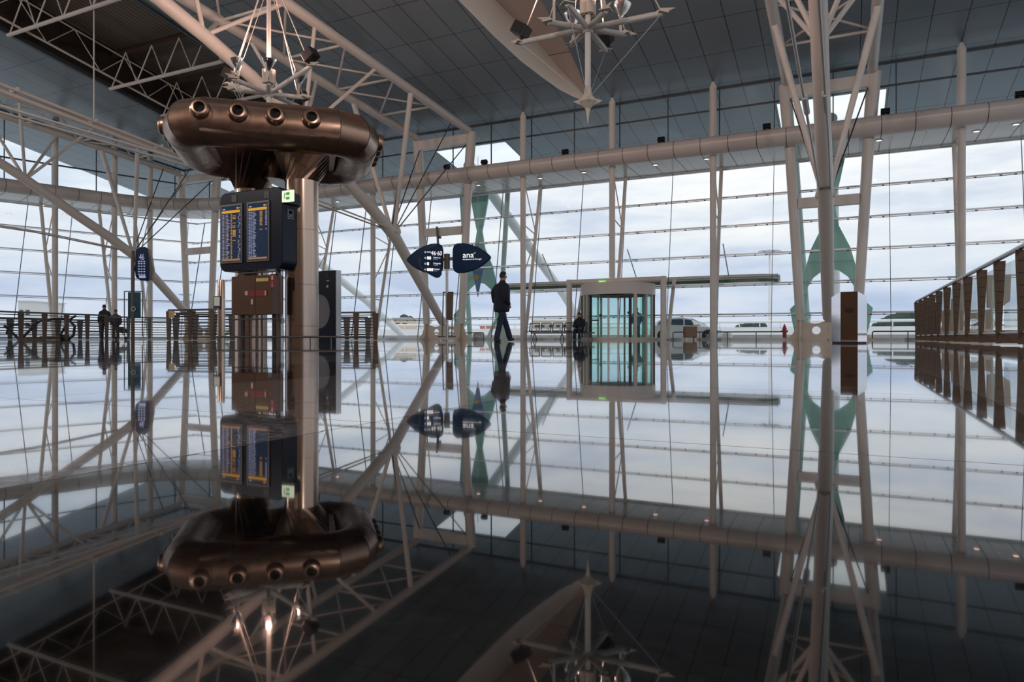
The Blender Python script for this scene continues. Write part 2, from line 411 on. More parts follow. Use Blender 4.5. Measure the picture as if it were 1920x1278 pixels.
# ceiling : one sloping sheet with openings
trX0, trX1, trY = -35.0, -26.5, 29.5
TREES = [-.675, -.675-4*BAY, -.675-8*BAY]
cuts = [(x-2.3, x+2.3, 35.1, 38.7) for x in TREES]
xs = sorted({-49.0, trX0, trX1, -14.4, -10.0, XR+3} | {c[0] for c in cuts} | {c[1] for c in cuts})
ys = sorted({-12.4, 10.0, trY, 32.1, 35.1, 38.7, 39.4})
m = MB()
for i in range(len(xs)-1):
    for j in range(len(ys)-1):
        xm, ym = (xs[i]+xs[i+1])/2, (ys[j]+ys[j+1])/2
        if trX0 < xm < trX1 and ym < trY: continue
        if -14.4 < xm < -10 and 10 < ym < 32.1: continue
        if any(c[0] < xm < c[1] and c[2] < ym < c[3] for c in cuts): continue
        a, b, c, d = xs[i], xs[i+1], ys[j], ys[j+1]
        m.add([(a, c, zc(c)), (b, c, zc(c)), (b, d, zc(d)), (a, d, zc(d))], [(0, 3, 2, 1)])
rst = [(10, -13.9, -10.6), (20, -13.8, -10.6), (23.4, -13.7, -10.6), (26, -13.45, -10.68), (28, -13.15, -10.8), (29.6, -12.75, -10.95), (30.8, -12.4, -11.15), (31.6, -12.0, -11.35), (32.1, -11.62, -11.58)]
for k in range(len(rst)-1):
    (y0, a0, b0), (y1, a1, b1) = rst[k], rst[k+1]
    m.add([(-14.4, y0, zc(y0)), (a0, y0, zc(y0)), (a1, y1, zc(y1)), (-14.4, y1, zc(y1))], [(0, 3, 2, 1)])
    m.add([(b0, y0, zc(y0)), (-10, y0, zc(y0)), (-10, y1, zc(y1)), (b1, y1, zc(y1))], [(0, 3, 2, 1)])
struct(m.build('ceiling', 'ceiling'))
# tapering skylight recess
m = MB(); HR = 1.6
for k in range(len(rst)-1):
    (y0, a0, b0), (y1, a1, b1) = rst[k], rst[k+1]
    def hh(y): return HR*min(1, max(0.0, (32.2-y)/3.5))**.5
    h0, h1 = hh(y0), hh(y1)
    m.add([(a0, y0, zc(y0)), (a1, y1, zc(y1)), (a1, y1, zc(y1)+h1), (a0, y0, zc(y0)+h0)], [(0, 1, 2, 3)], 0, True)
    m.add([(b0, y0, zc(y0)), (b1, y1, zc(y1)), (b1, y1, zc(y1)+h1), (b0, y0, zc(y0)+h0)], [(0, 3, 2, 1)], 0, True)
    m.add([(a0, y0, zc(y0)+h0), (b0, y0, zc(y0)+h0), (b1, y1, zc(y1)+h1), (a1, y1, zc(y1)+h1)], [(0, 3, 2, 1)], 1)
struct(m.build('trim_2', ['recess', 'recess_top']))
# long roof trench with corrugated deck
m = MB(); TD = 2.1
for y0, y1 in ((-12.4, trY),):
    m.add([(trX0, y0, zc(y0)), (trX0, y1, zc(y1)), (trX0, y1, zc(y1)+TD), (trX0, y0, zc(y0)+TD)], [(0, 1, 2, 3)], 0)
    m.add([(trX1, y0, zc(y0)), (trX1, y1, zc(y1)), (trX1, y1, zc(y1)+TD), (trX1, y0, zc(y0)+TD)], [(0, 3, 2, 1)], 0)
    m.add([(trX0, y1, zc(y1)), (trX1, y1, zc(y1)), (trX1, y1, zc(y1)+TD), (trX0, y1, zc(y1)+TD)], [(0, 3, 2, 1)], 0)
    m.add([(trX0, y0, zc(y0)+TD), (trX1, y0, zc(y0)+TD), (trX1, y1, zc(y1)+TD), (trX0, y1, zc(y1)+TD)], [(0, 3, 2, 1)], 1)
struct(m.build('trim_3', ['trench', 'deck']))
m = MB()
m.bar((trX0+.02, -12, zc(-12)+.02), (trX0+.02, trY, zc(trY)+.02), .14, .2); m.bar((trX1, -12, zc(-12)), (trX1, trY, zc(trY)), .14, .2)
struct(m.build('trim_4', 'dark_alu'))

# roof lattice in the trench : each lattice frame is one thing
def zt(y): return zc(y)-.15
lat_lab = ['steel lattice frame spanning the roof trench, nearest the top left corner', 'steel lattice frame across the roof trench, second from the picture edge',
           'steel lattice frame across the roof trench, third back', 'steel lattice frame at the far end of the roof trench']
pA = [atX(27, 88, trX0+.6), atX(218, 165, trX0+.6)]
ysl = [pA[0].y, pA[1].y]; stp = ysl[1]-ysl[0]
fy = [ysl[0], ysl[1], ysl[1]+stp*.62]
for k, y in enumerate(fy):
    if y > trY-.3: y = trY-.4
    t = thing('roof_lattice_frame', lat_lab[k+1 if k else 0], 'roof frame', (trX0, y, zt(y)), 'lattice frames in the roof trench')
    MB().tube([(trX0+.1, y, zt(y)), (trX1-.1, y, zt(y))], .09).build('lower_chord', 'steel', t)
    MB().bar((trX0+.1, y+.2, zt(y)+TD-.25), (trX1-.1, y+.2, zt(y)+TD-.25), .16, .32).build('deck_beam', 'bronze2', t)
    n = 4; w = (trX1-trX0-.4)/n
    for i in range(n):
        a = trX0+.2+i*w
        MB().tube([(a, y, zt(y)), (a+w/2, y+.1, zt(y)+TD-.35)], .035, 6).build('diagonal', 'steel', t)
        MB().tube([(a+w/2, y+.1, zt(y)+TD-.35), (a+w, y, zt(y))], .035, 6).build('diagonal', 'steel', t)
for k, xx in enumerate((trX0+1.1,)):
    t = thing('trench_purlin', ['thin pale purlin running along the roof trench beside its dark wall', 'thin pale purlin running along the middle of the roof trench'][k], 'purlin', (xx, 10, zt(10)))
    y0, y1 = 4.0, trY-.1
    MB().tube([(xx, y0, zt(y0)+.12), (xx, y1, zt(y1)+.12)], .055, 8).build('lower_tube', 'steel', t)
    MB().tube([(xx, y0, zt(y0)+1.5), (xx, y1, zt(y1)+1.5)], .04, 8).build('upper_tube', 'steel', t)
    yy = y0
    while yy < y1-1.6:
        MB().tube([(xx, yy, zt(yy)+.12), (xx, yy+1.3, zt(yy+1.3)+1.5)], .024, 6).build('web', 'steel', t)
        MB().tube([(xx, yy+1.3, zt(yy+1.3)+1.5), (xx, yy+2.6, zt(yy+2.6)+.12)], .024, 6).build('web', 'steel', t)
        yy += 2.6

# fascia + soffit swept along the front and round the corner
K = V((-39.6, FY, 0))
T = 4.6
path = [V((XR+3, FY, 0))]
x = XR+2
while x > K.x+T+.6: path.append(V((x, FY, 0))); x -= BAY/4
pa, pb = K+V((T, 0, 0)), K-dl*T
for i in range(11):
    u = i/10; path.append(pa*(1-u)**2 + K*2*u*(1-u) + pb*u*u)
q = pb.copy()
for i in range(26): q = q-dl*(BAY/4); path.append(q.copy())
prof = [(3.6, SOF), (.52, SOF), (.36, SOF+.02), (.2, SOF+.09), (.08, SOF+.2), (.01, SOF+.34), (.0, SOF+.45), (.05, SOF+.58), (.16, SOF+.7), (.32, SOF+.77), (.5, FT), (2.0, FT)]
def nrm(i):
    a = path[max(0, i-1)]; b = path[min(len(path)-1, i+1)]; d = (b-a).normalized(); return V((d.y, -d.x, 0))
# outward = away from the hall : for a path going -X the outward normal is +Y
def pt(i, o, z):
    n_ = nrm(i); 
    if n_.y < 0 and abs(n_.y) > .3: n_ = -n_
    return path[i] + n_*o + V((0, 0, z))
N_ = [nrm(i) for i in range(len(path))]
sg = 1 if N_[0].y > 0 else -1
def P(i, o, z): return path[i] + N_[i]*sg*o + V((0, 0, z))
m = MB(); npf = len(prof)
vs = []
for i in range(len(path)):
    for (o, z) in prof: vs.append(P(i, o, z))
fs = []; ms = []
for i in range(len(path)-1):
    for k in range(npf-1):
        m.add([vs[i*npf+k], vs[i*npf+k+1], vs[(i+1)*npf+k+1], vs[(i+1)*npf+k]], [(0, 1, 2, 3)], 1 if k == 0 else 0, 0 < k < npf-2)
for i in range(1, len(path)-1):      # dark joints, a hair proud of the casing
    d = (path[min(i+1, len(path)-1)]-path[i-1]).normalized()*.012
    for k in range(0, npf-2):
        o0, z0 = prof[k]; o1, z1 = prof[k+1]
        e = .004
        a = P(i, o0-e, z0-e); b = P(i, o1-e, z1-e)
        if k == 0: a = P(i, 3.3, z0-e)
        m.add([a-d, a+d, b+d, b-d], [(0, 1, 2, 3)], 2)
struct(m.build('trim_5', ['fascia', 'soffit', 'seam']))

bw = MB(); bw.box((-16, -12.5, 9.9), (72, .2, 19.8)); struct(bw.build('wall_back', mat('warm_back_wall', (.20, .16, .135), .7, noise=.2, nscale=.6)))
# ---- glazed front (window_1), upper band (window_2), left wall (window_3), its upper band (window_4)
def ly(z): return GY0 + (GY1-GY0)*z/SOF
TRZ = [1.2, 2.62, 4.04, 5.46, 6.88]
def window(name, frame): return struct(frame.build(name, 'alu'))
XL = -41.0
# front
m = MB()
def CORNER(z): # inner corner of the two leaning sheets
    o = 1.5*z/SOF; p = C0 + nl*o; s = (ly(z)-p.y)/dl.y; return p + dl*s
for z in TRZ:
    m.bar((XR+3, ly(z), z), (CORNER(z).x, ly(z), z), .05, .07)
    m.tube([(XR+3, ly(z)-.14, z-.10), (CORNER(z).x, ly(z)-.14, z-.10)], .016, 6)
m.bar((XR+3, GY0, .05), (XL, GY0, .05), .08, .1); m.bar((XR+3, ly(SOF)-.02, SOF-.06), (CORNER(SOF).x, ly(SOF)-.02, SOF-.06), .07, .08)
w1 = window('window_1', m)
mm = MB(); mm.add([(XR+3, GY0, 0), (XL, GY0, 0), (CORNER(SOF).x, GY1, SOF), (XR+3, GY1, SOF)], [(0, 1, 2, 3)])
g1 = mm.build('glass_pane', 'glass', w1)
c = MB(); x = X0 - 11*BAY/2
while x < XR+2:
    c.bar((x, GY0, .0), (x, GY1-.03, SOF-.02), .022, .06)
    x += BAY/2
c.build('mullion', 'dark_alu', w1)
c = MB(); x = X0-11*BAY/2
while x < XR+2:
    for z in TRZ:
        for dx in (-.75, .75, -.25+.0):
            c.box((x+dx, ly(z)-.13, z-.09), (.09, .05, .05))
    x += BAY/2
c.build('glazing_clamp', 'dark_alu', w1)
# upper band
m = MB()
m.bar((XR+3, UGY, 11.62), (-41.2, UGY, 11.62), .10, .10); m.bar((XR+3, UGY, 10.67), (-41.2, UGY, 10.67), .09, .09)
m.bar((XR+3, UGY, FT+.03), (-41.2, UGY, FT+.03), .08, .06)
w2 = struct(m.build('window_2', 'dark_alu'))
mm = MB(); mm.add([(XR+3, UGY, FT), (-41.2, UGY, FT), (-41.2, UGY, 11.65), (XR+3, UGY, 11.65)], [(0, 1, 2, 3)]); mm.build('glass_pane', 'glass_up', w2)
c = MB(); x = X0-11*BAY/2
while x < XR+2: c.bar((x+.17, UGY, FT), (x+.17, UGY, 11.62), .05, .05); x += BAY/2
c.build('mullion', 'dark_alu', w2)
# left wall
LL = 34
def LP(s, z, o=0.0):
    return CORNER(z) - dl*s + nl*o + V((0, 0, z))
m = MB()
for z in TRZ:
    m.bar(LP(0, z), LP(LL, z), .05, .07); m.tube([LP(0, z-.1, -.14), LP(LL, z-.1, -.14)], .016, 6)
m.bar(LP(0, .05), LP(LL, .05), .08, .1); m.bar(LP(0, SOF-.06), LP(LL, SOF-.06), .07, .08)
w3 = window('window_3', m)
mm = MB(); mm.add([LP(0, 0), LP(LL, 0), LP(LL, SOF), LP(0, SOF)], [(0, 1, 2, 3)]); mm.build('glass_pane', 'glass', w3)
c = MB()
for k in range(14): c.bar(LP(.6+k*BAY/2, 0), LP(.6+k*BAY/2, SOF), .022, .06)
c.build('mullion', 'dark_alu', w3)
def LU(s, z): return V((-41.2, UGY, 0)) - dl*s + V((0, 0, z))
m = MB()
m.bar(LU(0, 10.67), LU(LL, 10.67), .09, .09); m.bar(LU(0, FT+.03), LU(LL, FT+.03), .08, .06)
a, b = LU(0, 0), LU(LL, 0)
m.bar((a.x, a.y, zc(a.y)-.03), (b.x, b.y, zc(b.y)-.03), .1, .1)
w4 = struct(m.build('window_4', 'dark_alu'))
mm = MB(); mm.add([(a.x, a.y, FT), (b.x, b.y, FT), (b.x, b.y, zc(b.y)), (a.x, a.y, zc(a.y))], [(0, 1, 2, 3)]); mm.build('glass_pane', 'glass_up', w4)
c = MB()
for k in range(14):
    p = LU(.6+k*BAY/2, 0); c.bar((p.x, p.y, FT), (p.x, p.y, zc(p.y)), .05, .05)
c.build('mullion', 'dark_alu', w4)

# ================================================================ COLUMNS
col_lab = {1: 'slender steel column standing on top of the portal over the revolving door',
           0: 'slender steel column right behind the walking man, with a leaning strut',
           2: 'slender steel column between the revolving door and the red hydrant',
           4: 'slender steel column rising behind the bronze balustrade at the right',
           -2: 'slender steel column to the right of the navy poster totem',
           -3: 'slender steel column hidden behind the right stainless air column',
           -4: 'slender steel column just behind the small stainless info post and fire cabinet'}
def column(k):
    x = X0 + k*BAY; zb = 3.02 if k == 1 else 0.0
    t = thing('steel_column', col_lab[k], 'column', (x, YC, zb), 'slender columns along the glass front')
    MB().lathe([(.17, 0), (.17, .05), (.145, .07), (.145, SOF-.02-zb)] if 0 else [(.145, 0.0), (.145, SOF-.01-zb)], 20, c=(x, YC, zb)).build('lower_shaft', 'steel', t)
    MB().lathe([(.165, 0), (.165, 11.45-FT)], 20, c=(x, YC, FT+.01)).build('upper_shaft', 'steel', t)
    MB().prism([(-.17, 0), (.17, 0), (.04, .3), (-.04, .3)], lambda a, b, q_: V((x+a, YC+q_, 11.46+b)), -.03, .03).build('top_bracket', 'steel', t)
    MB().lathe([(.165, -.06), (.165, 0)], 20, c=(x, YC, SOF-.005)).build('collar', 'plate', t)
    zf = zb+.02
    def sp_(z): return V((x+.02, YC+.28 + (34.45-YC-.28)*(z/SOF), z))
    if k == 1: a0 = sp_(3.05)
    else: a0 = V((x+.02, YC+.2, .02))
    b0 = V((x+.02, 34.4, SOF-.02))
    MB().tube([a0, b0], .09, 14).build('leaning_strut', 'steel', t)
    def st(z): u = (z-a0.z)/(b0.z-a0.z); return a0+(b0-a0)*u
    MB().tube([V((x, YC+.1, SOF-.1)), st(5.7)], .03, 8).build('brace', 'steel', t)
    MB().tube([V((x, YC+.1, 5.95)), st(5.62)], .03, 8).build('brace', 'steel', t)
    if k != 1:
        MB().tube([st(5.4), V((x, YC+.1, 3.4))], .03, 8).build('brace', 'steel', t)
        MB().tube([V((x, YC+.1, 2.35)), st(2.3)], .03, 8).build('brace', 'steel', t)
for k in (-4, -3, -2, 0, 1, 2, 4): column(k)
# columns of the left wall
lw = [(102, 'slender steel column on the left glass wall, third from the corner'), (216, 'slender steel column on the left glass wall, second from the corner'), (280, 'slender steel column on the left glass wall, nearest the corner')]
for px, lab in lw:
    A = C0 - nl*1.0
    best = min(range(0, 200), key=lambda i: abs((960+F*((A-dl*i*.1).x*CY+(A-dl*i*.1).y*SY)/depth(A-dl*i*.1)) - px)); p = A-dl*best*.1
    t = thing('steel_column', lab, 'column', (p.x, p.y, 0), 'slender columns along the left glass wall')
    MB().lathe([(.16, 0), (.16, SOF-.01)], 20, c=p).build('lower_shaft', 'steel', t)
    MB().lathe([(.17, 0), (.17, zc(p.y)-.05-FT)], 20, c=(p.x, p.y, FT+.01)).build('upper_shaft', 'steel', t)
    a0 = p + nl*.25 + V((0, 0, .02)); b0 = p + nl*2.05 + V((0, 0, SOF-.02)) - dl*.3
    MB().tube([a0, b0], .10, 14).build('leaning_strut', 'steel', t)
    def st(z): u = (z-a0.z)/(b0.z-a0.z); return a0+(b0-a0)*u
    MB().tube([p+V((0, 0, SOF-.1)), st(5.4)], .035, 8).build('brace', 'steel', t)
    MB().tube([p+V((0, 0, 5.5)), st(5.3)], .035, 8).build('brace', 'steel', t)
    MB().tube([p+V((0, 0, 2.4)), st(2.3)], .035, 8).build('brace', 'steel', t)
    MB().tube([p+V((0, 0, 3.2)), st(5.1)], .035, 8).build('brace', 'steel', t)

# ================================================================ A-FRAMES (base plates, two legs, beams)
af_lab = ['right portal frame with crossbar behind the bronze bin', 'middle portal frame with crossbar behind the wayfinding sign', 'far left portal frame with crossbar near the glass corner']
def circ(cx, cz, r, n): return [(cx+r*cos(2*pi*i/n), cz+r*sin(2*pi*i/n)) for i in range(n)]
def plate_poly(w0, w1, h, n=32):
    """front plate outline: flared feet, hollow top; returned as n points starting at angle 0 around the hole"""
    return None
for xi, X in enumerate(TREES):
    t = thing('portal_frame', af_lab[xi], 'frame', (X, YC, 0), 'portal frames carrying the roof trusses')
    def lx(z, s): return X + s*(1.12 + .42*(z-1.07)/7.6) if z < 8.8 else X + s*(1.54 + .47*(z-8.67)/5.7)
    for s in (-1, 1):
        MB().tube([(lx(.85, s), YC, .85), (lx(SOF, s), YC, SOF-.01)], [.19, .22], 20).build('leg', 'steel', t)
        MB().tube([(lx(FT, s), YC, FT+.01), (lx(11.0, s), YC, 11.1)], [.25, .27], 20).build('upper_leg', 'steel', t)
        # flared foot fins
        def fn(a, b, q_, s=s): return V((X+s*(1.12+a), YC+q_, b))
        MB().prism([(-.02, 0), (.72, 0), (.45, .10), (.27, .3), (.16, .62), (.12, 1.1), (-.02, 1.15)], fn, -.03, .03).build('foot_fin', 'plate', t)
        MB().prism([(-.55, 0), (.55, 0), (.3, .14), (.2, .45), (.17, 1.05), (-.17, 1.05), (-.2, .45), (-.3, .14)], lambda a, b, q_, s=s: V((X+s*1.10+q_, YC+a, b)), -.03, .03).build('foot_fin', 'plate', t)
    MB().bar((lx(5.0, -1)+.15, YC, 5.9), (lx(5.0, 1)-.15, YC, 5.9), .3, .42).build('crossbar', 'steel', t)
    MB().bar((lx(10.7, -1)+.15, YC, 10.75), (lx(10.7, 1)-.15, YC, 10.75), .38, .5).build('top_beam', 'steel', t)
    # perforated plates between the legs (front)
    nP = 40
    for s in (-1, 1):
        cx, cz, r = s*.47, .42, .17
        inner = circ(cx, cz, r, nP)
        xa, xb = (.0, 1.05) if s > 0 else (-1.05, -.0)
        xc_, rad = (xa+xb)/2, 0.62
        outer = []
        for i in range(nP):
            a = 2*pi*i/nP; dx, dz = cos(a), sin(a)
            best = 1e9
            for k_ in range(1, 400):
                r_ = k_*.006; px_, pz_ = cx+dx*r_, cz+dz*r_
                top = 1.02 - sqrt(max(0, .50**2-(px_-xc_)**2))*.62 if abs(px_-xc_) < .5 else 1.02
                if px_ < xa or px_ > xb or pz_ < 0 or pz_ > top: best = r_; break
            outer.append((cx+dx*best, cz+dz*best))
        # snap the bottom corners square
        MB().ring_plate(outer, inner, lambda a, b, q_: V((X+a, YC+q_, b)), -.03, .03).build('perforated_plate', 'plate', t)

# ================================================================ LEANING TREE COLUMNS + ROOF TRUSS
prof_px = [(32.05, .75), (29.9, 2.75), (27.5, 5.15), (24.1, 6.95)]
pts_l = [V((0, 32.05, .95)), V((0, 30.0, 2.85)), V((0, 27.7, 5.0)), V((0, 26.0, 6.0)), V((0, 24.1, 6.98)), V((0, 21.4, 8.45)), V((0, 18.7, 9.75)), V((0, 16.6, 10.45)), V((0, 14.9, 10.95)), V((0, 12.5, 11.5)), V((0, 9.5, 12.1))]
tr_lab = ['great leaning tubular column and roof truss rising above the bronze bin', 'great leaning tubular column and roof truss behind the round air duct', 'great leaning tubular column and roof truss at the far left']
def chord_z(y): return 11.15 + (32.2-y)*.075
for xi, X in enumerate(TREES):
    t = thing('tree_truss', tr_lab[xi], 'truss', (X, 32.0, 0), 'leaning tree columns with roof trusses')
    O = V((X, 0, 0)); J = V((X, 27.5, 5.25))
    pl = [O+p for p in pts_l]
    rr = [.22, .25, .27, .27, .25, .24, .24, .24, .24, .24, .24]
    MB().tube(pl, rr, 24).build('main_tube', 'steel', t)
    y0 = 8.0 if xi == 0 else 5.0
    ch = []
    for s in (-1, 1):
        cx = X + s*1.65
        ch.append(cx)
        MB().tube([(cx, 32.0, chord_z(32)), (cx, y0, chord_z(y0))], .2, 18).build('top_chord', 'steel', t)
    yy = 28.6; k = 0
    while yy > y0+2:
        a = V((ch[0], yy, chord_z(yy))); b = V((ch[1], yy, chord_z(yy))); c_ = V((ch[k % 2], yy-3.3, chord_z(yy-3.3)))
        MB().tube([a, b], .055, 8).build('cross_tube', 'steel', t)
        MB().tube([a, V((ch[1], yy-3.3, chord_z(yy-3.3)))], .045, 8).build('diagonal_brace', 'steel', t)
        MB().tube([b, V((ch[0], yy-3.3, chord_z(yy-3.3)))], .045, 8).build('diagonal_brace', 'steel', t)
        yy -= 3.3; k += 1
    # node, branches, web from the main tube to the chords
    MB().lathe([(.10, -.34), (.30, -.22), (.34, -.05), (.34, .08), (.24, .22), (.12, .3)], 20, c=J+V((0, .05, .05)), axis=V((0, -.55, .5))).build('node', 'steel', t)
    for s in (0, 1):
        ss = -1 if s == 0 else 1
        MB().tube([J+V((ss*.1, 0, .1)), V((ch[s], 26.6, chord_z(26.6)-.15))], [.09, .13], 12).build('branch', 'steel', t)
        MB().tube([J+V((ss*.12, .1, .05)), V((X+ss*1.5, 32.1, 10.5))], .03, 8).build('tie_rod', 'rail_dark', t)
        MB().tube([J+V((ss*.12, .1, .2)), V((X+ss*1.4, 30.6, chord_z(30.6)-.1))], .03, 8).build('tie_rod', 'rail_dark', t)
        tp = [J+V((ss*.17, 0, .05)), V((X+ss*.22, 22.0, 5.75)), V((X+ss*.27, 8.0, 6.1))]
        MB().tube(tp, [.035, .035, .035], 10).build('tie_bar', 'steel', t)
        MB().lathe([(.001, -.09), (.07, -.06), (.09, 0), (.07, .06), (.001, .09)], 14, c=J+V((ss*.27, -.18, -.02)), axis=V((1, 0, 0))).build('clevis', 'steel', t)
        MB().tube([tp[1]+V((0, -4.2, .1)), tp[1]+V((0, -3.0, .07))], [.075, .075], 12).build('turnbuckle', 'steel', t)
    for (py_, cy_) in ((21.4, 24.0), (21.4, 20.2), (16.6, 18.6), (16.6, 14.4)):
        pm = min(pl, key=lambda p: abs(p.y-py_))
        for s in (0, 1):
            MB().tube([pm, V((ch[s], cy_, chord_z(cy_)-.1))], .075, 10).build('web_tube', 'steel', t)
    # outdoor arch leaning away from the hall
    t2 = thing('outdoor_arch', ['outdoor leaning white arch beyond the bronze bin', 'outdoor leaning white tube seen behind the walking man', 'outdoor leaning white tube seen beside the poster totem'][xi], 'arch', (X, 56.5, 0), 'outdoor arches beyond the glass')
    MB().tube([O+V((0, 34.9, 10.2)), O+V((0, 38.1, 8.9)), O+V((0, 44, 6.2)), O+V((0, 50, 3.45)), O+V((0, 56.5, -.1))], .32, 18).build('main_tube', 'steel_out', t2)
    # outdoor teal pylon
    t3 = thing('teal_pylon', ['teal plate pylon outside the glass behind the bronze bin', 'teal plate pylon outside the glass beside the oval wayfinding sign', 'teal plate pylon outside the far left corner of the glass'][xi], 'pylon', (X, 36.3, 0), 'teal plate pylons outside the glass')
    prL = [(-.66, 8.8), (-.42, 7.6), (-.17, 6.5), (-.36, 5.45), (-.85, 4.4), (-1.22, 3.0), (-1.28, 2.3), (-1.45, 1.85), (-1.80, 1.5), (-1.68, .8), (-1.5, 0)]
    inn = [(-.02, 3.4), (-.04, 3.4), (-.06, 3.4), (-.10, 3.4), (-.35, 3.32), (-.75, 3.0), (-1.0, 2.55), (-1.02, 1.9), (-1.05, 1.4), (-1.15, .8), (-1.1, 0)]
    pyl = MB()
    def fy_(a, b, q_): return V((X+a, 36.3+q_, b))
    for s in (-1, 1):
        o_ = [(-p[0]*s*-1, p[1]) for p in prL]; i_ = [(-p[0]*s*-1, p[1]) for p in inn]
        o_ = [(p[0]*(1 if s < 0 else -1), p[1]) for p in prL]; i_ = [(p[0]*(1 if s < 0 else -1), p[1]) for p in inn]
        for k_ in range(4, len(o_)-1):
            poly = [o_[k_], o_[k_+1], i_[k_+1], i_[k_]]
            pyl.prism(poly, fy_, -.06, .06)
        top = [o_[0], o_[1], o_[2], o_[3], o_[4], i_[4], (0, 3.4), (0, 8.8)]
        pyl.prism(top, fy_, -.06, .06)
    pyl.build('plate', 'teal', t3)
    for s in (-1, 1):
        MB().tube([(X+s*1.0, 36.9, 0), (X+s*1.65, 36.9, SOF+1.6)], .15, 12).build('side_tube', 'teal2', t3)
        MB().tube([(X+s*1.25, 34.9, 0), (X+s*.95, 36.5, 1.1)], .10, 10).build('foot_tube', 'teal2', t3)
# blue pennant beyond the glass next to the sign
p = atY(896, 488, 35.0)
t = thing('hanging_pennant', 'blue diamond pennant with a yellow mark hanging outside the glass', 'pennant', (p.x, p.y, 2.2))
poly = [(0, -1.75), (-.42, .1), (-.30, .8), (0, 1.25), (.30, .8), (.42, .1)]
bl = mat('blue_fabric', (.16, .30, .55), .6, noise=.15, nscale=2); M['blue_fab'] = bl
MB().prism(poly, lambda a, b, q_: V((p.x+a, p.y+q_, 4.2+b)), -.02, .02).build('cloth', 'blue_fab', t)
MB().lathe([(0.001, 0), (.17, 0), (.17, .02), (.001, .02)], 20, c=(p.x-.05, p.y-.045, 3.6), axis=(0, 1, 0)).build('yellow_mark', 'yellow', t)
MB().tube([(p.x, p.y, 5.4), (p.x, p.y, 10.6)], .015, 6).build('hanging_cable', 'alu', t)

# pair of long service pipes under the left ceiling with a hanger rod
t = thing('service_pipes', 'pair of pinkish service pipes slung below the left ceiling', 'pipes', (-29.2, 15, 9.4))
for k, (dx, dz) in enumerate(((0, 0), (.28, .14))):
    MB().tube([(-29.0+dx, 8, 10.25+dz), (-29.0+dx, 27.5, 8.25+dz)], .10 if k == 0 else .075, 14).build('pipe', 'steel', t)
hp = atX(176, 231, -28.9)
MB().tube([hp, V((hp.x, hp.y, zc(hp.y)+TD-.1))], .03, 8).build('hanger_rod', 'steel', t)
for yy in (12, 15.5, 18.6, 21.7, 24.8):
    zz = 10.25-(yy-8)*(2.0/19.5)
    MB().bar((-29.15, yy, zz+.16), (-28.6, yy, zz+.16), .08, .16).build('bracket', 'steel', t)

# downlights in the soffit
dlp = [(1831, 246), (1325, 298), (1229, 309), (1095, 323), (1013, 334), (897, 347), (633, 378), (1648, 263), (355, 413), (245, 417), (234, 400), (121, 402), (80, 384), (17, 400), (1905, 233)]
names = ['first', 'second']
dl_lab = ['downlight in the soffit right of the right portal frame', 'downlight in the soffit just left of the column before the hydrant', 'downlight in the soffit above the revolving door, right one', 'downlight in the soffit above the revolving door, left one',
          'downlight in the soffit above the walking man', 'downlight in the soffit above the round end of the wayfinding sign', 'downlight in the soffit right of the stainless air column', 'downlight in the soffit touching the right portal leg',
          'downlight in the soffit near the glass corner', 'lower of the two close downlights above the left wayfinding sign', 'upper of the two close downlights above the left wayfinding sign', 'downlight in the left soffit, third from the picture edge',
          'downlight in the left soffit, second from the picture edge', 'downlight in the left soffit nearest the picture edge', 'downlight in the soffit at the right picture edge']
for (a, b), lab in zip(dlp, dl_lab):
    p = atZ(a, b, SOF-.012)
    t = thing('downlight', lab, 'downlight', tuple(p), 'downlights in the soffit')
    MB().lathe([(.115, .01), (.15, 0), (.155, -.012), (.115, -.016), (.105, 0)], 20, c=p).build('ring', 'steel', t)
    MB().lathe([(.001, -.01), (.105, -.006)], 20, c=p).build('lamp', 'e_down', t)
    sp_ = spot('downlight_beam', p+V((0, 0, -.05)), p+V((0, 0, -3)), 30, (1, .55, .42), radians(130), .9, .08); sp_.parent = t; sp_.location = (0, 0, -.05)

# small black floodlights on top of the fascia
fp = [(1240, 262, 'between the portal column and the next slender column'), (1438, 238, 'left of the right portal frame'), (1060, 286, 'above the walking man'), (908, 306, 'right of the middle portal frame leg'),
      (838, 312, 'left of the middle portal frame leg'), (1660, 212, 'right of the right portal frame'), (1913, 184, 'at the right picture edge'), (210, 368, 'on the left wall, nearer the picture edge'), (324, 383, 'on the left wall, nearer the corner')]
for a, b, w in fp:
    p = atY(a, b, 31.9) if a > 400 else atZ(a, b+4, FT+.12)
    p = V((p.x, p.y, FT+.02))
    t = thing('small_floodlight', 'small black floodlight on the fascia '+w, 'floodlight', tuple(p), 'floodlights on the fascia')
    yaw = 0 if a > 400 else radians(70)
    R = Matrix.Rotation(yaw, 3, 'Z') @ Matrix.Rotation(radians(-25), 3, 'X')
    MB().box(p+V((0, 0, .17)), (.34, .2, .2), rot=R).build('housing', 'black_metal', t, bevel=.02)
    MB().box(p+V((0, 0, .05)), (.1, .1, .1)).build('foot', 'black_metal', t)

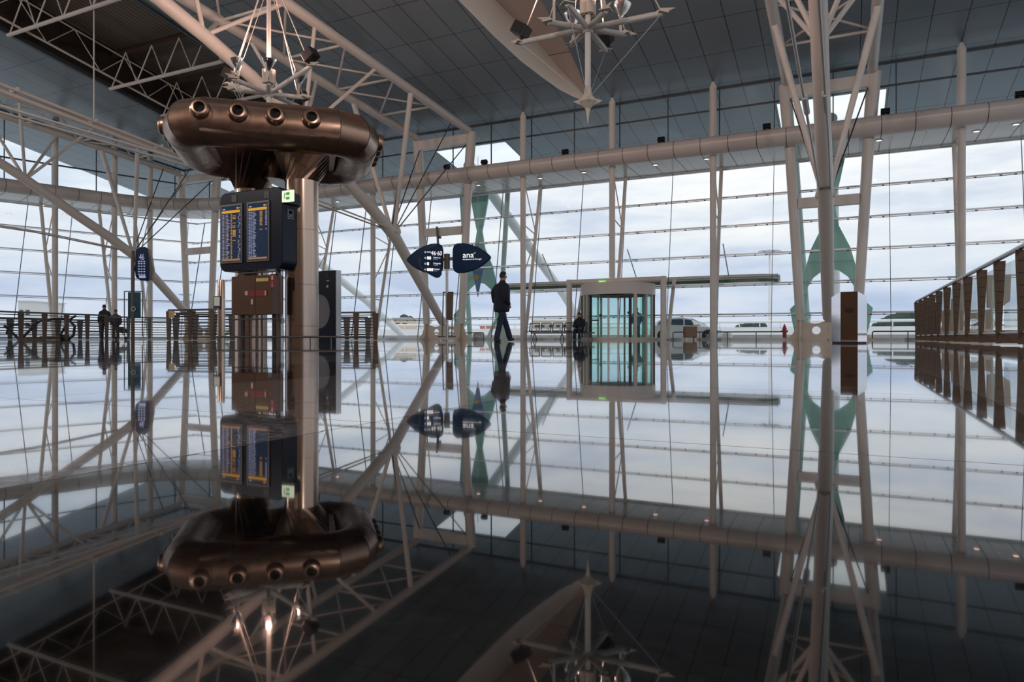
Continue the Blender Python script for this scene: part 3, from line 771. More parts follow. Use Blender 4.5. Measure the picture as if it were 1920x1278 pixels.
# ================================================================ AIR COLUMNS WITH ROUND DUCT
ang = radians(16.5)                       # duct axis, measured in the camera-aligned plan
def cw(r, d): return V((r*CY - d*SY, r*SY + d*CY, 0))
cen = cw(-4.37, 12.55)
ax = (cw(1, 0)*cos(ang) + cw(0, 1)*sin(ang)).normalized()   # along the duct (to the right and back)
bx_ = V((-ax.y, ax.x, 0))                                    # away from the camera
def dp(a, b, z): return cen + ax*a + bx_*b + V((0, 0, z))
t = thing('air_duct_column', 'brown metallic ring-shaped air duct with nozzles on two stainless columns', 'air duct', tuple(cen))
ZD = 3.60; RD = .385
cols = []
for px, dd, nm in ((566, 12.2, 0), (471, 12.95, 1)):
    p = cw((px-960)/F*dd, dd); cols.append(p)
    m = MB(); R = .285
    zs = [0, .92, .93, 2.0, 2.01, 3.02]
    m.lathe([(R, 0.0), (R, .30), (R-.004, .303), (R-.004, .309), (R, .312), (R, 1.02), (R-.005, 1.023), (R-.005, 1.032), (R, 1.035), (R, 1.98), (R-.005, 1.983), (R-.005, 1.992), (R, 1.995), (R, 2.86)], 48, c=p)
    m.build('column_shaft', 'brushed', t)
    # transition: round below, wide rectangle (folded facets) above
    m = MB(); n = 24; vs = []
    for j in range(n):
        a = 2*pi*j/n; vs.append(p + V((R*cos(a), R*sin(a), 2.86)))
    off = (p-cen); s_ = off.dot(ax)
    for j in range(n):
        a = 2*pi*j/n; c_, s2 = cos(a), sin(a); k = 1/max(abs(c_), abs(s2))
        lx_, ly_ = c_*k*.52, s2*k*.95
        vs.append(p*0 + dp(s_ + (ax.x*0) + lx_, (off.dot(bx_))*.2 + ly_, 3.42))
    m.add(vs, [(j, (j+1) % n, n+(j+1) % n, n+j) for j in range(n)], 0, False)
    m.build('flared_neck', 'duct', t)
hl, hw, ch_ = 1.42, 1.18, .78
oct_ = [(-.93, -hw), (1.04, -hw), (1.33, -hw+.17), (1.46, -hw+.50), (1.46, hw-.50), (1.33, hw-.17), (1.04, hw), (-.93, hw), (-1.19, hw-.17), (-1.30, hw-.50), (-1.30, -hw+.50), (-1.19, -hw+.17)]
ring = [dp(a, b, ZD) for a, b in oct_]
# ring as mitred tube segments, each a bent section
nR = 28; m = MB(); L_ = len(ring); rings = []
for i in range(L_):
    p0, p1, p2 = ring[i-1], ring[i], ring[(i+1) % L_]
    d0, d1 = (p1-p0).normalized(), (p2-p1).normalized(); bis = (d0+d1).normalized(); nrm_ = V((-bis.y, bis.x, 0)); k = 1/bis.dot(d1)
    rings.append([p1 + nrm_*cos(2*pi*j/nR)*RD*k + V((0, 0, sin(2*pi*j/nR)*RD)) for j in range(nR)])
for i in range(L_):
    A, B = rings[i], rings[(i+1) % L_]
    m.add(A+B, [(j, (j+1) % nR, nR+(j+1) % nR, nR+j) for j in range(nR)], 0, True)
ringo = m.build('duct_ring', 'duct', t)
m = MB()
for i in range(L_):
    A = rings[i]; p1 = ring[i]; d_ = (ring[(i+1) % L_]-ring[i]).normalized()*.008
    B = [p1 + (q_-p1)*1.006 for q_ in A]
    m.add([q_-d_ for q_ in B]+[q_+d_ for q_ in B], [(j, (j+1) % nR, nR+(j+1) % nR, nR+j) for j in range(nR)])
for fr in (.2, .5, .8):
    for (i0, i1) in ((0, 1), (6, 7)):
        p1 = ring[i0].lerp(ring[i1], fr); d_ = (ring[i1]-ring[i0]).normalized(); nn = V((-d_.y, d_.x, 0))
        B = [p1 + (nn*cos(2*pi*j/nR) + V((0, 0, sin(2*pi*j/nR))))*RD*1.004 for j in range(nR)]
        m.add([q_-d_*.005 for q_ in B]+[q_+d_*.005 for q_ in B], [(j, (j+1) % nR, nR+(j+1) % nR, nR+j) for j in range(nR)])
m.build('seam_band', 'rail_dark', ringo)
def nozzle(p, d):
    d = V(d).normalized()
    MB().lathe([(.155, 0), (.155, .06), (.14, .10), (.115, .125), (.085, .13), (.078, .115), (.078, .02)], 24, c=p, axis=d).build('air_nozzle', 'duct', t)
    MB().lathe([(.001, .06), (.078, .06)], 20, c=p, axis=d).build('nozzle_opening', 'black', t)
for k in range(4):
    a = -1.02 + k*.56 + .12
    nozzle(dp(a-.10, -hw-RD*.93, ZD+.07), -bx_ + V((0, 0, .12)))
for sd in (-1, 1):
    for k in range(4):
        b = -.50+k*.40
        nozzle(dp(sd*((1.46 if sd > 0 else 1.30)+RD*.93), b, ZD+.07), ax*sd)
MB().lathe([(.2, 0), (.2, .35), (.28, .42)], 20, c=dp(0, .1, 3.0)).build('centre_outlet', 'brushed', t)
MB().box(dp(0, 0, 3.42), (2.2, 2.0, .12), rz=atan2(ax.y, ax.x)).build('plenum_plate', 'duct', t)

# low bumper rail in front
t = thing('bumper_rail', 'low steel bumper rail on short feet before the stainless columns', 'rail', tuple(atD(510, 640, 11.2)*V((1, 1, 0)) if 0 else (lambda p: (p.x, p.y, 0))(atD(510, 640, 11.2))))
def flr(px, d, z=0): p = cw((px-960)/F*d, d); return V((p.x, p.y, z))
ra, rb = flr(402, 11.5, .115), flr(628, 11.15, .115)
MB().tube([ra+V((0, .3, 0)), ra+V((.06, .06, 0)), ra, rb, rb+V((.25, .12, 0)), rb+V((.3, .5, 0))], .017, 10).build('bumper_tube', 'rail_dark', t)
for u in (.03, .2, .4, .62, .8, .97):
    p = ra.lerp(rb, u); MB().tube([V((p.x, p.y, 0)), p], .011, 8).build('foot', 'rail_dark', t)

# ================================================================ FLIGHT INFORMATION BOARD
# local frame: x = world X, front faces -Y
p = atD(412, 633, 12.26); q_ = atD(531, 633, 11.62)
BX0 = p.x; BY = p.y; BX1 = q_.x; BW = BX1-BX0
zb, zt_ = 1.27, 2.66
t = thing('flight_information_board', 'black double-screen flight information board on the stainless air columns', 'display board', ((BX0+BX1)/2, BY+.2, zb))
BD = .42
def rrect(x0, x1, z0, z1, r, n=6):
    o = []
    for cx, cz, a0 in ((x1-r, z1-r, 0), (x0+r, z1-r, 90), (x0+r, z0+r, 180), (x1-r, z0+r, 270)):
        for i in range(n+1):
            a = radians(a0+90*i/n); o.append((cx+r*cos(a), cz+r*sin(a)))
    return o
m = MB(); m.prism(rrect(BX0, BX1, zb, zt_, .14), lambda a, b, q: V((a, BY+q, b)), 0.0, BD)
m.build('casing', 'navy', t, bevel=.015)
MB().prism([(BX0+.3, 0), (BX0+.42, 0), (BX0+.42, .12), (BX0+.3, .12)], lambda a, b, q: V((a, BY+q, zt_-.17+b)), -.006, 0).build('vent_panel', 'black_metal', t)
MB().prism([(BX1-.42, 0), (BX1-.3, 0), (BX1-.3, .12), (BX1-.42, .12)], lambda a, b, q: V((a, BY+q, zt_-.17+b)), -.006, 0).build('vent_panel', 'black_metal', t)
SW = .52
for k, sx0 in enumerate((BX0+.045, BX0+.045+SW+.115)):
    sz0, sz1 = zb+.14, zb+1.18
    s_ = MB().box((sx0+SW/2, BY-.008, (sz0+sz1)/2), (SW, .03, sz1-sz0)).build('screen', 'rail_dark', t, bevel=.004, label=['left screen full of flight rows', 'right screen with a half empty time column'][k])
    ix0, ix1, iz0, iz1 = sx0+.03, sx0+SW-.03, sz0+.03, sz1-.03
    f_ = BY-.0245
    MB().box(((ix0+ix1)/2, f_, (iz0+iz1)/2), (ix1-ix0, .002, iz1-iz0)).build('display', 'e_screen', s_)
    am = MB(); li = MB(); og = MB()
    Wd = ix1-ix0
    am.box((ix0+Wd*.5, f_-.002, iz1-.105), (Wd*.94, .002, .045)); og.box((ix0+Wd*.5, f_-.002, iz0+.03), (Wd*.94, .002, .032))
    li.box((ix0+.06, f_-.002, iz1-.055), (.06, .002, .02)); am.box((ix1-.07, f_-.002, iz1-.05), (.04, .002, .03)); li.box((ix1-.02, f_-.002, iz1-.05), (.03, .002, .012))
    for r in range(31):
        z = iz1-.155 - r*.0255; 
        def dash(mb, a, w, h=.011):
            x_ = a
            while x_ < a+w-.004:
                wl = min(random.uniform(.008, .016), a+w-x_); mb.box((x_+wl/2, f_-.002, z), (wl, .002, h)); x_ += wl+.004
        dash(li, ix0+.02, .045); dash(og if k == 0 else li, ix0+.075, .035); dash(li, ix0+.12, random.uniform(.03, .085))
        if k == 0:
            dash(am, ix0+.225, .035)
            if r in (1, 2, 3, 6, 8, 9, 11, 12, 13, 14, 15, 18): dash(am, ix0+.275, .07, .015 if 11 <= r <= 15 else .010)
            if r not in (10, 14, 17): dash(li, ix1-random.choice((.035, .06)), .03)
        elif r < 10 or r == 12:
            dash(am, ix0+.28, .06); dash(li, ix1-.05, .04)
    li.build('text_rows', 'e_lilac', s_); am.build('amber_rows', 'e_amber', s_); og.build('orange_rows', 'e_orange', s_)
# exit sign on the right flank and a small pictogram
ex = BX1
m = MB().box((ex+.045, BY+.14, zt_-.19), (.07, .36, .19)).build('exit_sign', 'black_metal', t, label='lit green exit sign on its flank')
sx_ = ex+.081
# the sign face is seen from the camera side: front face as well
MB().box((ex+.15, BY-.03, zt_-.19), (.24, .035, .19)).build('exit_sign', 'e_cream', t, label='small lit cream exit sign with a running man')
f_ = BY-.0495
m = MB(); m.box((ex+.045+.115, f_, zt_-.152), (.075, .003, .045)); m.box((ex+.045+.115, f_, zt_-.228), (.075, .003, .045)); m.build('green_field', 'e_green', t)
m = MB()
m.box((ex+.045+.05, f_, zt_-.15), (.022, .003, .022)); m.bar((ex+.045+.05, f_, zt_-.165), (ex+.045+.042, f_, zt_-.20), .016, .003); m.bar((ex+.045+.042, f_, zt_-.2), (ex+.045+.028, f_, zt_-.235), .010, .003); m.bar((ex+.045+.042, f_, zt_-.2), (ex+.045+.064, f_, zt_-.23), .010, .003); m.bar((ex+.045+.03, f_, zt_-.175), (ex+.045+.066, f_, zt_-.185), .008, .003)
m.build('running_figure', 'black', t)
m = MB(); m.prism([(0, .05), (.05, 0), (0, -.05)], lambda a, b, q: V((ex+.045+.16+a*.5, f_+q, zt_-.19+b*.7)), -.001, .001); m.build('arrow', 'e_cream', t)
m = MB(); fz = zt_-.45; fx = ex+.004
for a in (0, 1):
    m.box((fx, BY+.12+a*.12, fz), (.004, .008, .15)); m.box((fx, BY+.18, fz-.075+a*.15), (.004, .13, .008))
m.lathe([(.001, 0), (.022, 0)], 14, c=(fx, BY+.18, fz+.035), axis=(1, 0, 0))
for s in (-1, 1): m.bar((fx, BY+.18-s*.035, fz-.05), (fx, BY+.18+s*.035, fz+.0), .012, .004, up=V((1, 0, 0)))
m.build('pictogram', 'paleprint', t)
MB().box(((BX0+BX1)/2+.15, BY+BD+.09, zb+.5), (.5, .2, .3)).build('mounting_bracket', 'black_metal', t)

# ================================================================ FIRE CABINET
p = flr(434, 12.05); p2 = flr(503, 11.6)
cx0, cx1, cy = p.x, p2.x+.02, p.y
t = thing('fire_hose_cabinet', 'brown metal fire hose cabinet with red label strips below the flight board', 'cabinet', ((cx0+cx1)/2, cy+.15, .50))
z0, z1 = .50, 1.17
w = cx1-cx0
MB().box(((cx0+cx1)/2, cy+.14, (z0+z1)/2), (w, .26, z1-z0)).build('body', 'brown_flat', t, bevel=.006)
for k in (0, 1):
    d_ = MB().box((cx0+w*(.3 if k == 0 else .8), cy+.004, (z0+z1)/2), (w*(.59 if k == 0 else .39), .012, z1-z0-.015)).build('door', 'brown_flat', t, bevel=.002)
    if k == 0:
        MB().box((cx0+w*.48, cy-.006, z0+.36), (w*.24, .005, .10)).build('label_strip', 'redsign', d_)
        MB().box((cx0+w*.39, cy-.010, z0+.37), (w*.07, .004, .07)).build('pictogram', 'pinkish', d_)
        MB().box((cx0+w*.53, cy-.006, z0+.22), (.045, .012, .09)).build('handle', 'pinkish', d_)
    else:
        MB().box((cx0+w*.76, cy-.006, z0+.36), (w*.28, .005, .10)).build('label_strip', 'redsign', d_)
        MB().box((cx0+w*.86, cy-.010, z0+.36), (.03, .004, .08)).build('pictogram', 'pinkish', d_)
        MB().box((cx0+w*.78, cy-.006, z1-.08), (w*.3, .005, .055)).build('yellow_label', 'yellow', d_)
for s in (0, 1): MB().box((cx0+.1+s*(w-.2), cy+.16, .25), (.05, .05, .5)).build('leg', 'black_metal', t)
MB().tube([(cx0+.02, cy+.0, .42), (cx1+.1, cy+.0, .42)], .014, 8).build('crossbar', 'black_metal', t)
MB().tube([(cx0+.04, cy+.1, z1+.02), (cx0+.15, cy+.1, z1+.06), (cx1+.02, cy+.1, z1+.06), (cx1+.12, cy+.1, z1-.04), (cx1+.12, cy+.1, .45)], .014, 8).build('tube_frame', 'rail_dark', t)
m = MB().box((cx1+.05, cy-.02, z1-.11), (.11, .02, .24)); sg_ = m.build('hose_sign', 'redsign', t, label='dark red sign with hand and arrow')
m = MB(); m.box((cx1+.05, cy-.033, z1-.06), (.04, .004, .07)); m.bar((cx1+.05, cy-.033, z1-.13), (cx1+.05, cy-.033, z1-.2), .01, .004); m.prism([(-.03, 0), (0, -.03), (.03, 0), (0, -.012)], lambda a, b, q: V((cx1+.05+a, cy-.033+q, z1-.185+b)), -.002, .002)
m.build('pictogram', 'pinkish', sg_)
# vertical conduit posts between the two air columns
t = thing('conduit_post', 'pale vertical conduit between the two stainless air columns', 'post', tuple(flr(524, 12.9)))
pc = flr(524, 12.9)
MB().lathe([(.075, 0), (.075, .42), (.07, .43), (.07, 2.9)], 16, c=pc).build('tube', 'rail', t)
MB().box(pc+V((.1, -.02, .42)), (.04, .04, .1)).build('valve', 'white', t)

# stainless info post left of the cabinet
pc = flr(415, 19.5)
t = thing('info_post', 'small stainless cylindrical post carrying a white notice panel', 'post', tuple(pc))
MB().lathe([(.10, 0), (.10, 1.72), (.095, 1.74), (.001, 1.74)], 24, c=pc).build('cylinder', 'brushed', t)
MB().box(pc+V((.03, -.16, 1.10)), (.30, .03, .34)).build('frame', 'black_metal', t, bevel=.006)
MB().box(pc+V((.03, -.178, 1.12)), (.22, .006, .24)).build('notice', 'white', t)

# ================================================================ POSTER TOTEM
pa_, pb_ = flr(586, 16.4), flr(631, 16.0)
xdir = (pb_-pa_).normalized(); ydir = V((-xdir.y, xdir.x, 0)); Wt = (pb_-pa_).length; Ht = CH + (HZ-506)*16.0/F
t = thing('poster_totem', 'dark navy poster totem with a large grey disc beside the stainless column', 'poster stand', tuple((pa_+pb_)/2))
def tp_(a, b, q): return pa_ + xdir*a + ydir*q + V((0, 0, b))
MB().prism([(0, .0), (Wt, .0), (Wt, Ht), (0, Ht)], tp_, 0, .14).build('panel', 'navy', t, bevel=.004)
MB().prism([(Wt-.012, .0), (Wt+.008, .0), (Wt+.008, Ht), (Wt-.012, Ht)], tp_, -.008, .14).build('edge_trim', 'rail', t)
cxx, czz = Wt*.30, .72
MB().prism([(max(0, cxx+.34*cos(a)), czz+.40*sin(a)) for a in [radians(k*9) for k in range(-8, 11)]] + [(0, czz+.46), (0, .26), (cxx-.1, .30)], tp_, -.006, 0).build('grey_disc', 'grey_print', t)
MB().prism([(.0, .78), (Wt*.22, .80), (Wt*.24, .60), (Wt*.2, .60), (Wt*.19, .74), (0, .73)], tp_, -.010, -.006).build('drawing', 'navy', t)
m = MB(); ax_, az_ = Wt*.64, Ht-.13
m.bar(tp_(ax_+.05, az_+.05, -.006), tp_(ax_-.03, az_, -.006), .02, .004); m.bar(tp_(ax_+.05, az_-.05, -.006), tp_(ax_-.03, az_, -.006), .02, .004); m.bar(tp_(ax_+.06, az_, -.006), tp_(ax_-.03, az_, -.006), .02, .004)
m.build('arrow', 'greygreen', t)
m = MB(); 
for k in range(5): m.prism([(ax_-.05+k*.022, Ht-.25), (ax_-.035+k*.022, Ht-.25), (ax_-.035+k*.022, Ht-.225), (ax_-.05+k*.022, Ht-.225)], tp_, -.006, 0)
m.prism([(ax_-.01+.035*cos(radians(k*30)), Ht-.37+.035*sin(radians(k*30))) for k in range(12)], tp_, -.006, 0)
m.build('caption', 'paleprint', t)

# ================================================================ WAYFINDING SIGNS
def egg(w, h, blunt=.16, n=10, flip=1):
    """pointed oval: blunt rounded end at x=0, nose at x=w"""
    top = [(0, .28*h), (.03*w, .42*h), (.12*w, .5*h), (.3*w, .5*h), (.5*w, .44*h), (.7*w, .33*h), (.86*w, .19*h), (.96*w, .07*h), (w, 0)]
    pts_ = top + [(a, -b*1.02) for a, b in reversed(top[:-1])]
    return [(a*flip, b) for a, b in pts_]
d0 = 23.0
pc = flr(838, d0)
t = thing('wayfinding_sign', 'navy oval wayfinding sign on a pole reading 46·60, behind it the middle leaning tube', 'sign', tuple(pc))
def zy(py, d=d0): return CH+(HZ-py)*d/F
MB().lathe([(.30, 0), (.30, .02), (.05, .03), (.045, zy(480))], 20, c=pc).build('pole', 'rail', t)
MB().lathe([(.10, -.25), (.10, .25)], 16, c=pc+V((0, 0, zy(490)))).build('clamp', 'bronze2', t)
R1 = cw(1, 0)
B1 = cw(0, 1)
# right lobe, broad towards the camera
o_ = pc + R1*.20 + V((0, 0, zy(484))); u1 = (R1*.97+B1*-.2).normalized(); w1_ = V((-u1.y, u1.x, 0))
f1 = lambda a, b, q: o_ + u1*a + w1_*q + V((0, 0, b))
ro = MB().prism(egg(1.32, .98), f1, -.07, .07).build('right_lobe', 'navy_sign', t, bevel=.03, label='right lobe with lit company lettering')
u2 = (R1*-.90+B1*.42).normalized(); w2_ = V((u2.y, -u2.x, 0))
o2 = pc - R1*.14 + V((0, 0, zy(487)))
f2 = lambda a, b, q: o2 + u2*a + w2_*-q + V((0, 0, b))
rl = MB().prism(egg(1.42, 1.0), lambda a, b, q: o2 + u2*a + V((-u2.y, u2.x, 0))*q + V((0, 0, b+.06)), -.07, .07).build('left_lobe', 'navy_sign', t, bevel=.03)
# nearer directory lobe
u3 = (R1*-.95+B1*-.30).normalized()
w3_ = V((-u3.y, u3.x, 0))
if w3_.dot(B1) > 0: w3_ = -w3_          # towards the camera
o3 = pc - R1*.16 + B1*-.22 + V((0, 0, zy(489)))
ov = [(0, .42), (.08, .50), (.25, .44), (.55, .30), (.72, .08), (.74, -.10), (.62, -.30), (.40, -.46), (.2, -.56), (.08, -.56), (0, -.46)]
rd = MB().prism(ov, lambda a, b, q: o3 + u3*a + w3_*q + V((0, 0, b-.02)), -.07, .07).build('directory_lobe', 'navy_sign', t, bevel=.025, label='directory lobe with lit arrows and gate numbers')
MB().bar(pc+V((0, 0, zy(487))) - R1*.2, pc+V((0, 0, zy(484)))+R1*.3, .08, .10).build('arm', 'rail_dark', t)
# lettering: x axis must run to the right in view
def txt(par, s, size, matn, pos, right, ext=.003, name='lettering', sx=1.0, al='LEFT'):
    right = V(right).normalized(); back = V((-right.y, right.x, 0))
    rot = Matrix((right, V((0, 0, 1)), right.cross(V((0, 0, 1))))).transposed().to_euler()
    return text_obj(name, s, size, matn, par, pos, rot, ext, al, sx)
txt(ro, 'ana', .27, 'e_white', f1(.36, -.0, -.078), u1, sx=1.05)
m = MB(); m.bar(f1(.80, .17, -.078), f1(.74, .12, -.078), .03, .006); m.build('lettering_accent', 'e_white', ro)
txt(ro, 'Aeroportos de Portugal', .066, 'e_white', f1(.36, -.075, -.078), u1)
r3 = -u3
def f3(a, b): return o3 + u3*(.70-a) + w3_*.078 + V((0, 0, b-.02))
txt(rd, '46·60', .20, 'e_white', f3(.34, .17), r3, sx=.8)
for k, s in enumerate(['Saídas', 'Check-in', 'Chegadas', 'Partidas']):
    zz = .26-k*.19
    m = MB(); a_ = .12
    m.bar(f3(a_, zz), f3(a_+.07, zz), .022, .005); m.bar(f3(a_, zz), f3(a_+.035, zz+.035), .02, .005); m.bar(f3(a_, zz), f3(a_+.035, zz-.035), .02, .005)
    m.build('arrow', 'e_white', rd)
    if k == 0: txt(rd, s, .06, 'e_white', f3(.2, zz-.01), r3)
    else:
        txt(rd, s, .065, 'e_white', f3(.41, zz-.0), r3)
        txt(rd, s, .04, 'e_lilac', f3(.41, zz-.05), r3)
        m = MB()
        for j in range([0, 2, 1, 3][k]):
            m.prism(rrect(-.03, .03, -.05, .05, .012, 3), lambda a, b, q, j=j: f3(.235+j*.068+a, zz+b-.0) + w3_*q, 0, .003)
        m.build('pictogram', 'e_white', rd)
# frame with the pale board on the pole
for s in (-1, 1): MB().tube([pc+R1*s*.16+V((0, 0, .12)), pc+R1*(s*.16+.04)+V((0, 0, 1.62))], .02, 8).build('frame_tube', 'rail_dark', t)
MB().tube([pc-R1*.14+V((0, 0, 1.62)), pc+R1*.22+V((0, 0, 1.62))], .02, 8).build('frame_tube', 'rail_dark', t)
MB().box(pc+R1*.09-B1*.07+V((0, 0, 1.15)), (.20, .03, .90), rz=YAW).build('notice_board', 'bronze2', t)
for s in (-1, 1): MB().bar(pc+V((0, 0, .14))-R1*.3+B1*s*.01, pc+V((0, 0, .14))+R1*.3, .04, .04).build('foot_bar', 'rail_dark', t)
# floating vertical plate above (seen left of the pole)
pv = flr(820, 24.0)
t = thing('camera_bar', 'narrow dark vertical bar fixed to the crossbar above the wayfinding sign', 'bar', (pv.x, pv.y, CH+(HZ-450)*24/F))
p_ = atY(822, 445, YC-.28)
t.location = p_; t['_o'] = tuple(p_)
MB().bar(p_+V((0, 0, -.55)), p_+V((-.10, 0, .6)), .10, .08, up=V((0, 1, 0))).build('bar', 'rail_dark', t)
MB().box(p_+V((.02, .10, .02)), (.12, .14, .14)).build('bracket', 'bronze2', t)

# left wayfinding sign
d1 = 24.0; pc = flr(249, d1)
t = thing('wayfinding_sign', 'navy wayfinding sign seen edge-on, on a brown pole above the left railing', 'sign', tuple(pc))
def zl(py): return CH+(HZ-py)*d1/F
MB().lathe([(.06, 0), (.06, zl(470))], 16, c=pc).build('pole', 'bronze2', t)
u4 = (R1*.55+B1*.20).normalized(); u4 = R1.copy()
o4 = pc+R1*.12
pol = [(254, 468), (262, 463), (272, 462), (279, 468), (283, 485), (286, 505), (284, 521), (276, 526), (262, 525), (254, 519), (252, 505)]
def f4(px, py, q): return cw((px-960)/F*d1, d1) + V((0, 0, zl(py))) + B1*q + R1*(q*-.3)
sg4 = MB().prism(pol, f4, 0, .28).build('sign_body', 'navy_sign', t, bevel=.03)
m = MB().prism([(277, 466), (280, 468), (284, 485), (287, 505), (285, 523), (280, 524), (281, 505), (280, 485)], f4, -.012, .30).build('side_panel', 'bronze2', sg4)
txt(sg4, '46', .30, 'e_lilac', f4(261, 487, -.01), R1, sx=.6)
m = MB()
for k, yy in enumerate((489, 493, 498, 503, 508, 513)):
    for j in range(3): m.prism([(259+j*5, yy), (262+j*5, yy), (262+j*5, yy+2), (259+j*5, yy+2)], f4, -.012, 0)
m.build('text_rows', 'e_lilac', sg4)
m = MB().prism([(261, 516), (273, 516), (273, 521), (261, 521)], f4, -.012, 0).build('lit_label', 'e_lilac', sg4)
MB().box(f4(252, 572, .0), (.42, .06, zl(548)-zl(597)), rz=YAW).build('teal_board', 'teal_sign', t)
for dx in (-.33, .30):
    MB().tube([f4(251, 640, .0)*V((1, 1, 0))+R1*dx+V((0, 0, .15)), f4(251, 640, 0)*V((1, 1, 0))+R1*dx+V((0, 0, zl(546)))], .018, 8).build('frame_tube', 'rail_dark', t)
MB().tube([f4(251, 546, 0)+R1*-.33, f4(251, 546, 0)+R1*.30], .018, 8).build('frame_tube', 'rail_dark', t)
m = MB(); pr = [(cos(radians(k*30))*.09, sin(radians(k*30))*.09) for k in range(12)]; pi_ = [(a*.6, b*.6) for a, b in pr]
m.ring_plate(pr, pi_, lambda a, b, q: f4(252, 579, -.06)+R1*(a-.02)+V((0, 0, b))+B1*q+R1*0, -.01, .0); m.build('ring_mark', 'paleprint', t)

# ================================================================ HANGING LAMP MASTS
def lamp_mast(name_lab, X, Y, zh):
    t = thing('lamp_mast', name_lab, 'light fixture', (X, Y, zh), 'hanging lamp masts')
    c = V((X, Y, zh))
    MB().lathe([(.065, 0), (.065, zc(Y)-zh-.02)], 16, c=c).build('upper_mast', 'steel', t)
    MB().lathe([(.085, -.04), (.07, 0), (.07, -1.68)][::-1], 16, c=c).build('lower_mast', 'steel', t)
    m = MB().lathe([(.001, -2.25), (.035, -2.0), (.06, -1.88), (.20, -1.72), (.20, -1.69), (.10, -1.55), (.07, -1.35)], 16, c=c)
    for k in range(4):
        a = radians(-26+45+90*k); d_ = V((cos(a), sin(a), 0))
        m.add([c+d_*.05+V((0, 0, -1.60)), c+d_*.34+V((0, 0, -1.70)), c+d_*.05+V((0, 0, -1.84)), c+V((0, 0, -1.7))+V((-d_.y, d_.x, 0))*.04, c+V((0, 0, -1.7))-V((-d_.y, d_.x, 0))*.04], [(0, 1, 3), (1, 2, 3), (0, 4, 1), (1, 4, 2)])
    m.build('spike_finial', 'plate', t)
    MB().lathe([(.10, -.1), (.14, -.05), (.14, .08), (.1, .12)], 16, c=c).build('hub', 'steel', t)
    dr = MB()
    for k in range(4):
        a = radians(45+90*k); dr.lathe([(.10, .32), (.10, .72)], 12, c=c+V((cos(a)*.10, sin(a)*.10, 0)))
    dr.build('gear_housing', 'plate', t); 
    for k in range(8):
        a = radians(45*k); L = [1.75, 1.0, 1.35, .95, 1.75, 1.0, 1.35, .95][k]
        d_ = V((cos(a), sin(a), 0)); e = c + d_*L
        if X < -8 and k in (4, 0): e = c + d_*(L-.1) + V((0, 0, .55))
        arm = MB().tube([c+(e-c)*.05, c+(e-c)*.85, e], [.066, .066, .058], 12).build('arm', 'steel', t)
        n_ = V((-d_.y, d_.x, 0))
        f = MB().prism([(-.02, -.03), (.30, .06), (-.02, .12), (-.16, .05)], lambda p_, q2, r_: e+d_*p_+V((0, 0, q2))+n_*r_, -.015, .015)
        f.prism([(-.02, -.18), (.16, .0), (-.02, .18), (-.10, .0)], lambda p_, q2, r_: e+d_*p_+n_*q2+V((0, 0, r_)), -.012, .012)
        f.build('arm_tip', 'plate', arm)
        if k in (0, 4, 2, 6):
            MB().tube([e, c+V((0, 0, 3.8))], .014, 6).build('stay_cable', 'steel', t)
            MB().tube([e, c+V((0, 0, -1.65))], .010, 6).build('stay_cable', 'alu', t)
        else:
            MB().tube([e, c+V((0, 0, 3.3))], .010, 6).build('stay_cable', 'steel', t)
        if k in (4, 2, 0) and not (k == 0 and X > -8):
            R = Matrix.Rotation(a, 3, 'Z') @ Matrix.Rotation(radians(-32), 3, 'Y')
            fl_ = MB().box(e-d_*.02+V((0, 0, .30)), (.40, .34, .30), rot=R).build('floodlight', 'black_metal', t, bevel=.03)
            MB().box(e-d_*.08+V((0, 0, .12)), (.05, .22, .16), rot=R).build('bracket', 'black_metal', fl_)
        if k in (1, 3, 5, 7):
            pz = c + d_*(L*.86)
            h0 = .42 if k != 5 else .62
            st_ = MB().tube([pz, pz+V((0, 0, h0))], .035, 8).build('lamp_stem', 'plate', t)
            q0 = pz+V((0, 0, h0))
            MB().lathe([(.05, -.04), (.07, .02), (.15, .14), (.205, .26), (.22, .30), (.212, .30), (.195, .26), (.14, .15), (.05, .05), (.001, .04)], 16, c=q0, axis=V((d_.x*.15, d_.y*.15, 1))).build('reflector', 'mirror', st_)
            MB().lathe([(.001, .16), (.035, .19), (.045, .24), (.03, .29), (.001, .31)], 12, c=q0).build('bulb', 'e_bulb', st_)
            s_ = lamp('uplight', q0, 140, (1, .58, .44), .05)
            s_.parent = t; s_.location = q0 + V((0, 0, .34)) - c
    return t
lamp_mast('pinkish star-armed lamp mast at top centre, ending in a spike', -5.45, 15.3, 7.35)
lamp_mast('pinkish star-armed lamp mast hanging above the round air duct', -15.65, 15.45, 7.45)

# ================================================================ BRONZE BALUSTRADE (right)
bxX = 1.93; ys_ = [8.93+1.4*k for k in range(12)]
t = thing('balustrade', 'bronze and glass balustrade receding along the right side', 'balustrade', (bxX, ys_[0], 0))
ya, yb = ys_[0]-.6, ys_[-1]+.1
MB().tube([(bxX, ya, 1.21), (bxX, yb, 1.21)], .032, 12).build('handrail', 'rail', t)
MB().tube([(bxX+.02, ya, .17), (bxX+.02, yb, .17)], .02, 10).build('lower_tube', 'rail', t)
for y in ys_:
    p_ = MB()
    for dy in (-.02, .02):
        p_.prism([(-.055, 1.18), (.085, 1.18), (.05, .45), (.03, .02), (-.025, .02), (-.03, .45)], lambda a, b, q: V((bxX+a, y+dy+q, b)), -.006, .006)
    po = p_.build('post', 'bronze2', t)
    gr = MB()
    for z in (1.05, .9, .75, .6, .45): gr.box((bxX+.015, y-.028, z), (.10*(z/1.2)+.02, .004, .008))
    gr.build('reflection_lines', 'black_metal', po)  # dark strips laid on the post to imitate its ladder-like reflections
    MB().box((bxX+.12, y+.0, .11), (.26, .03, .17)).build('base_bracket', 'bronze2', t)
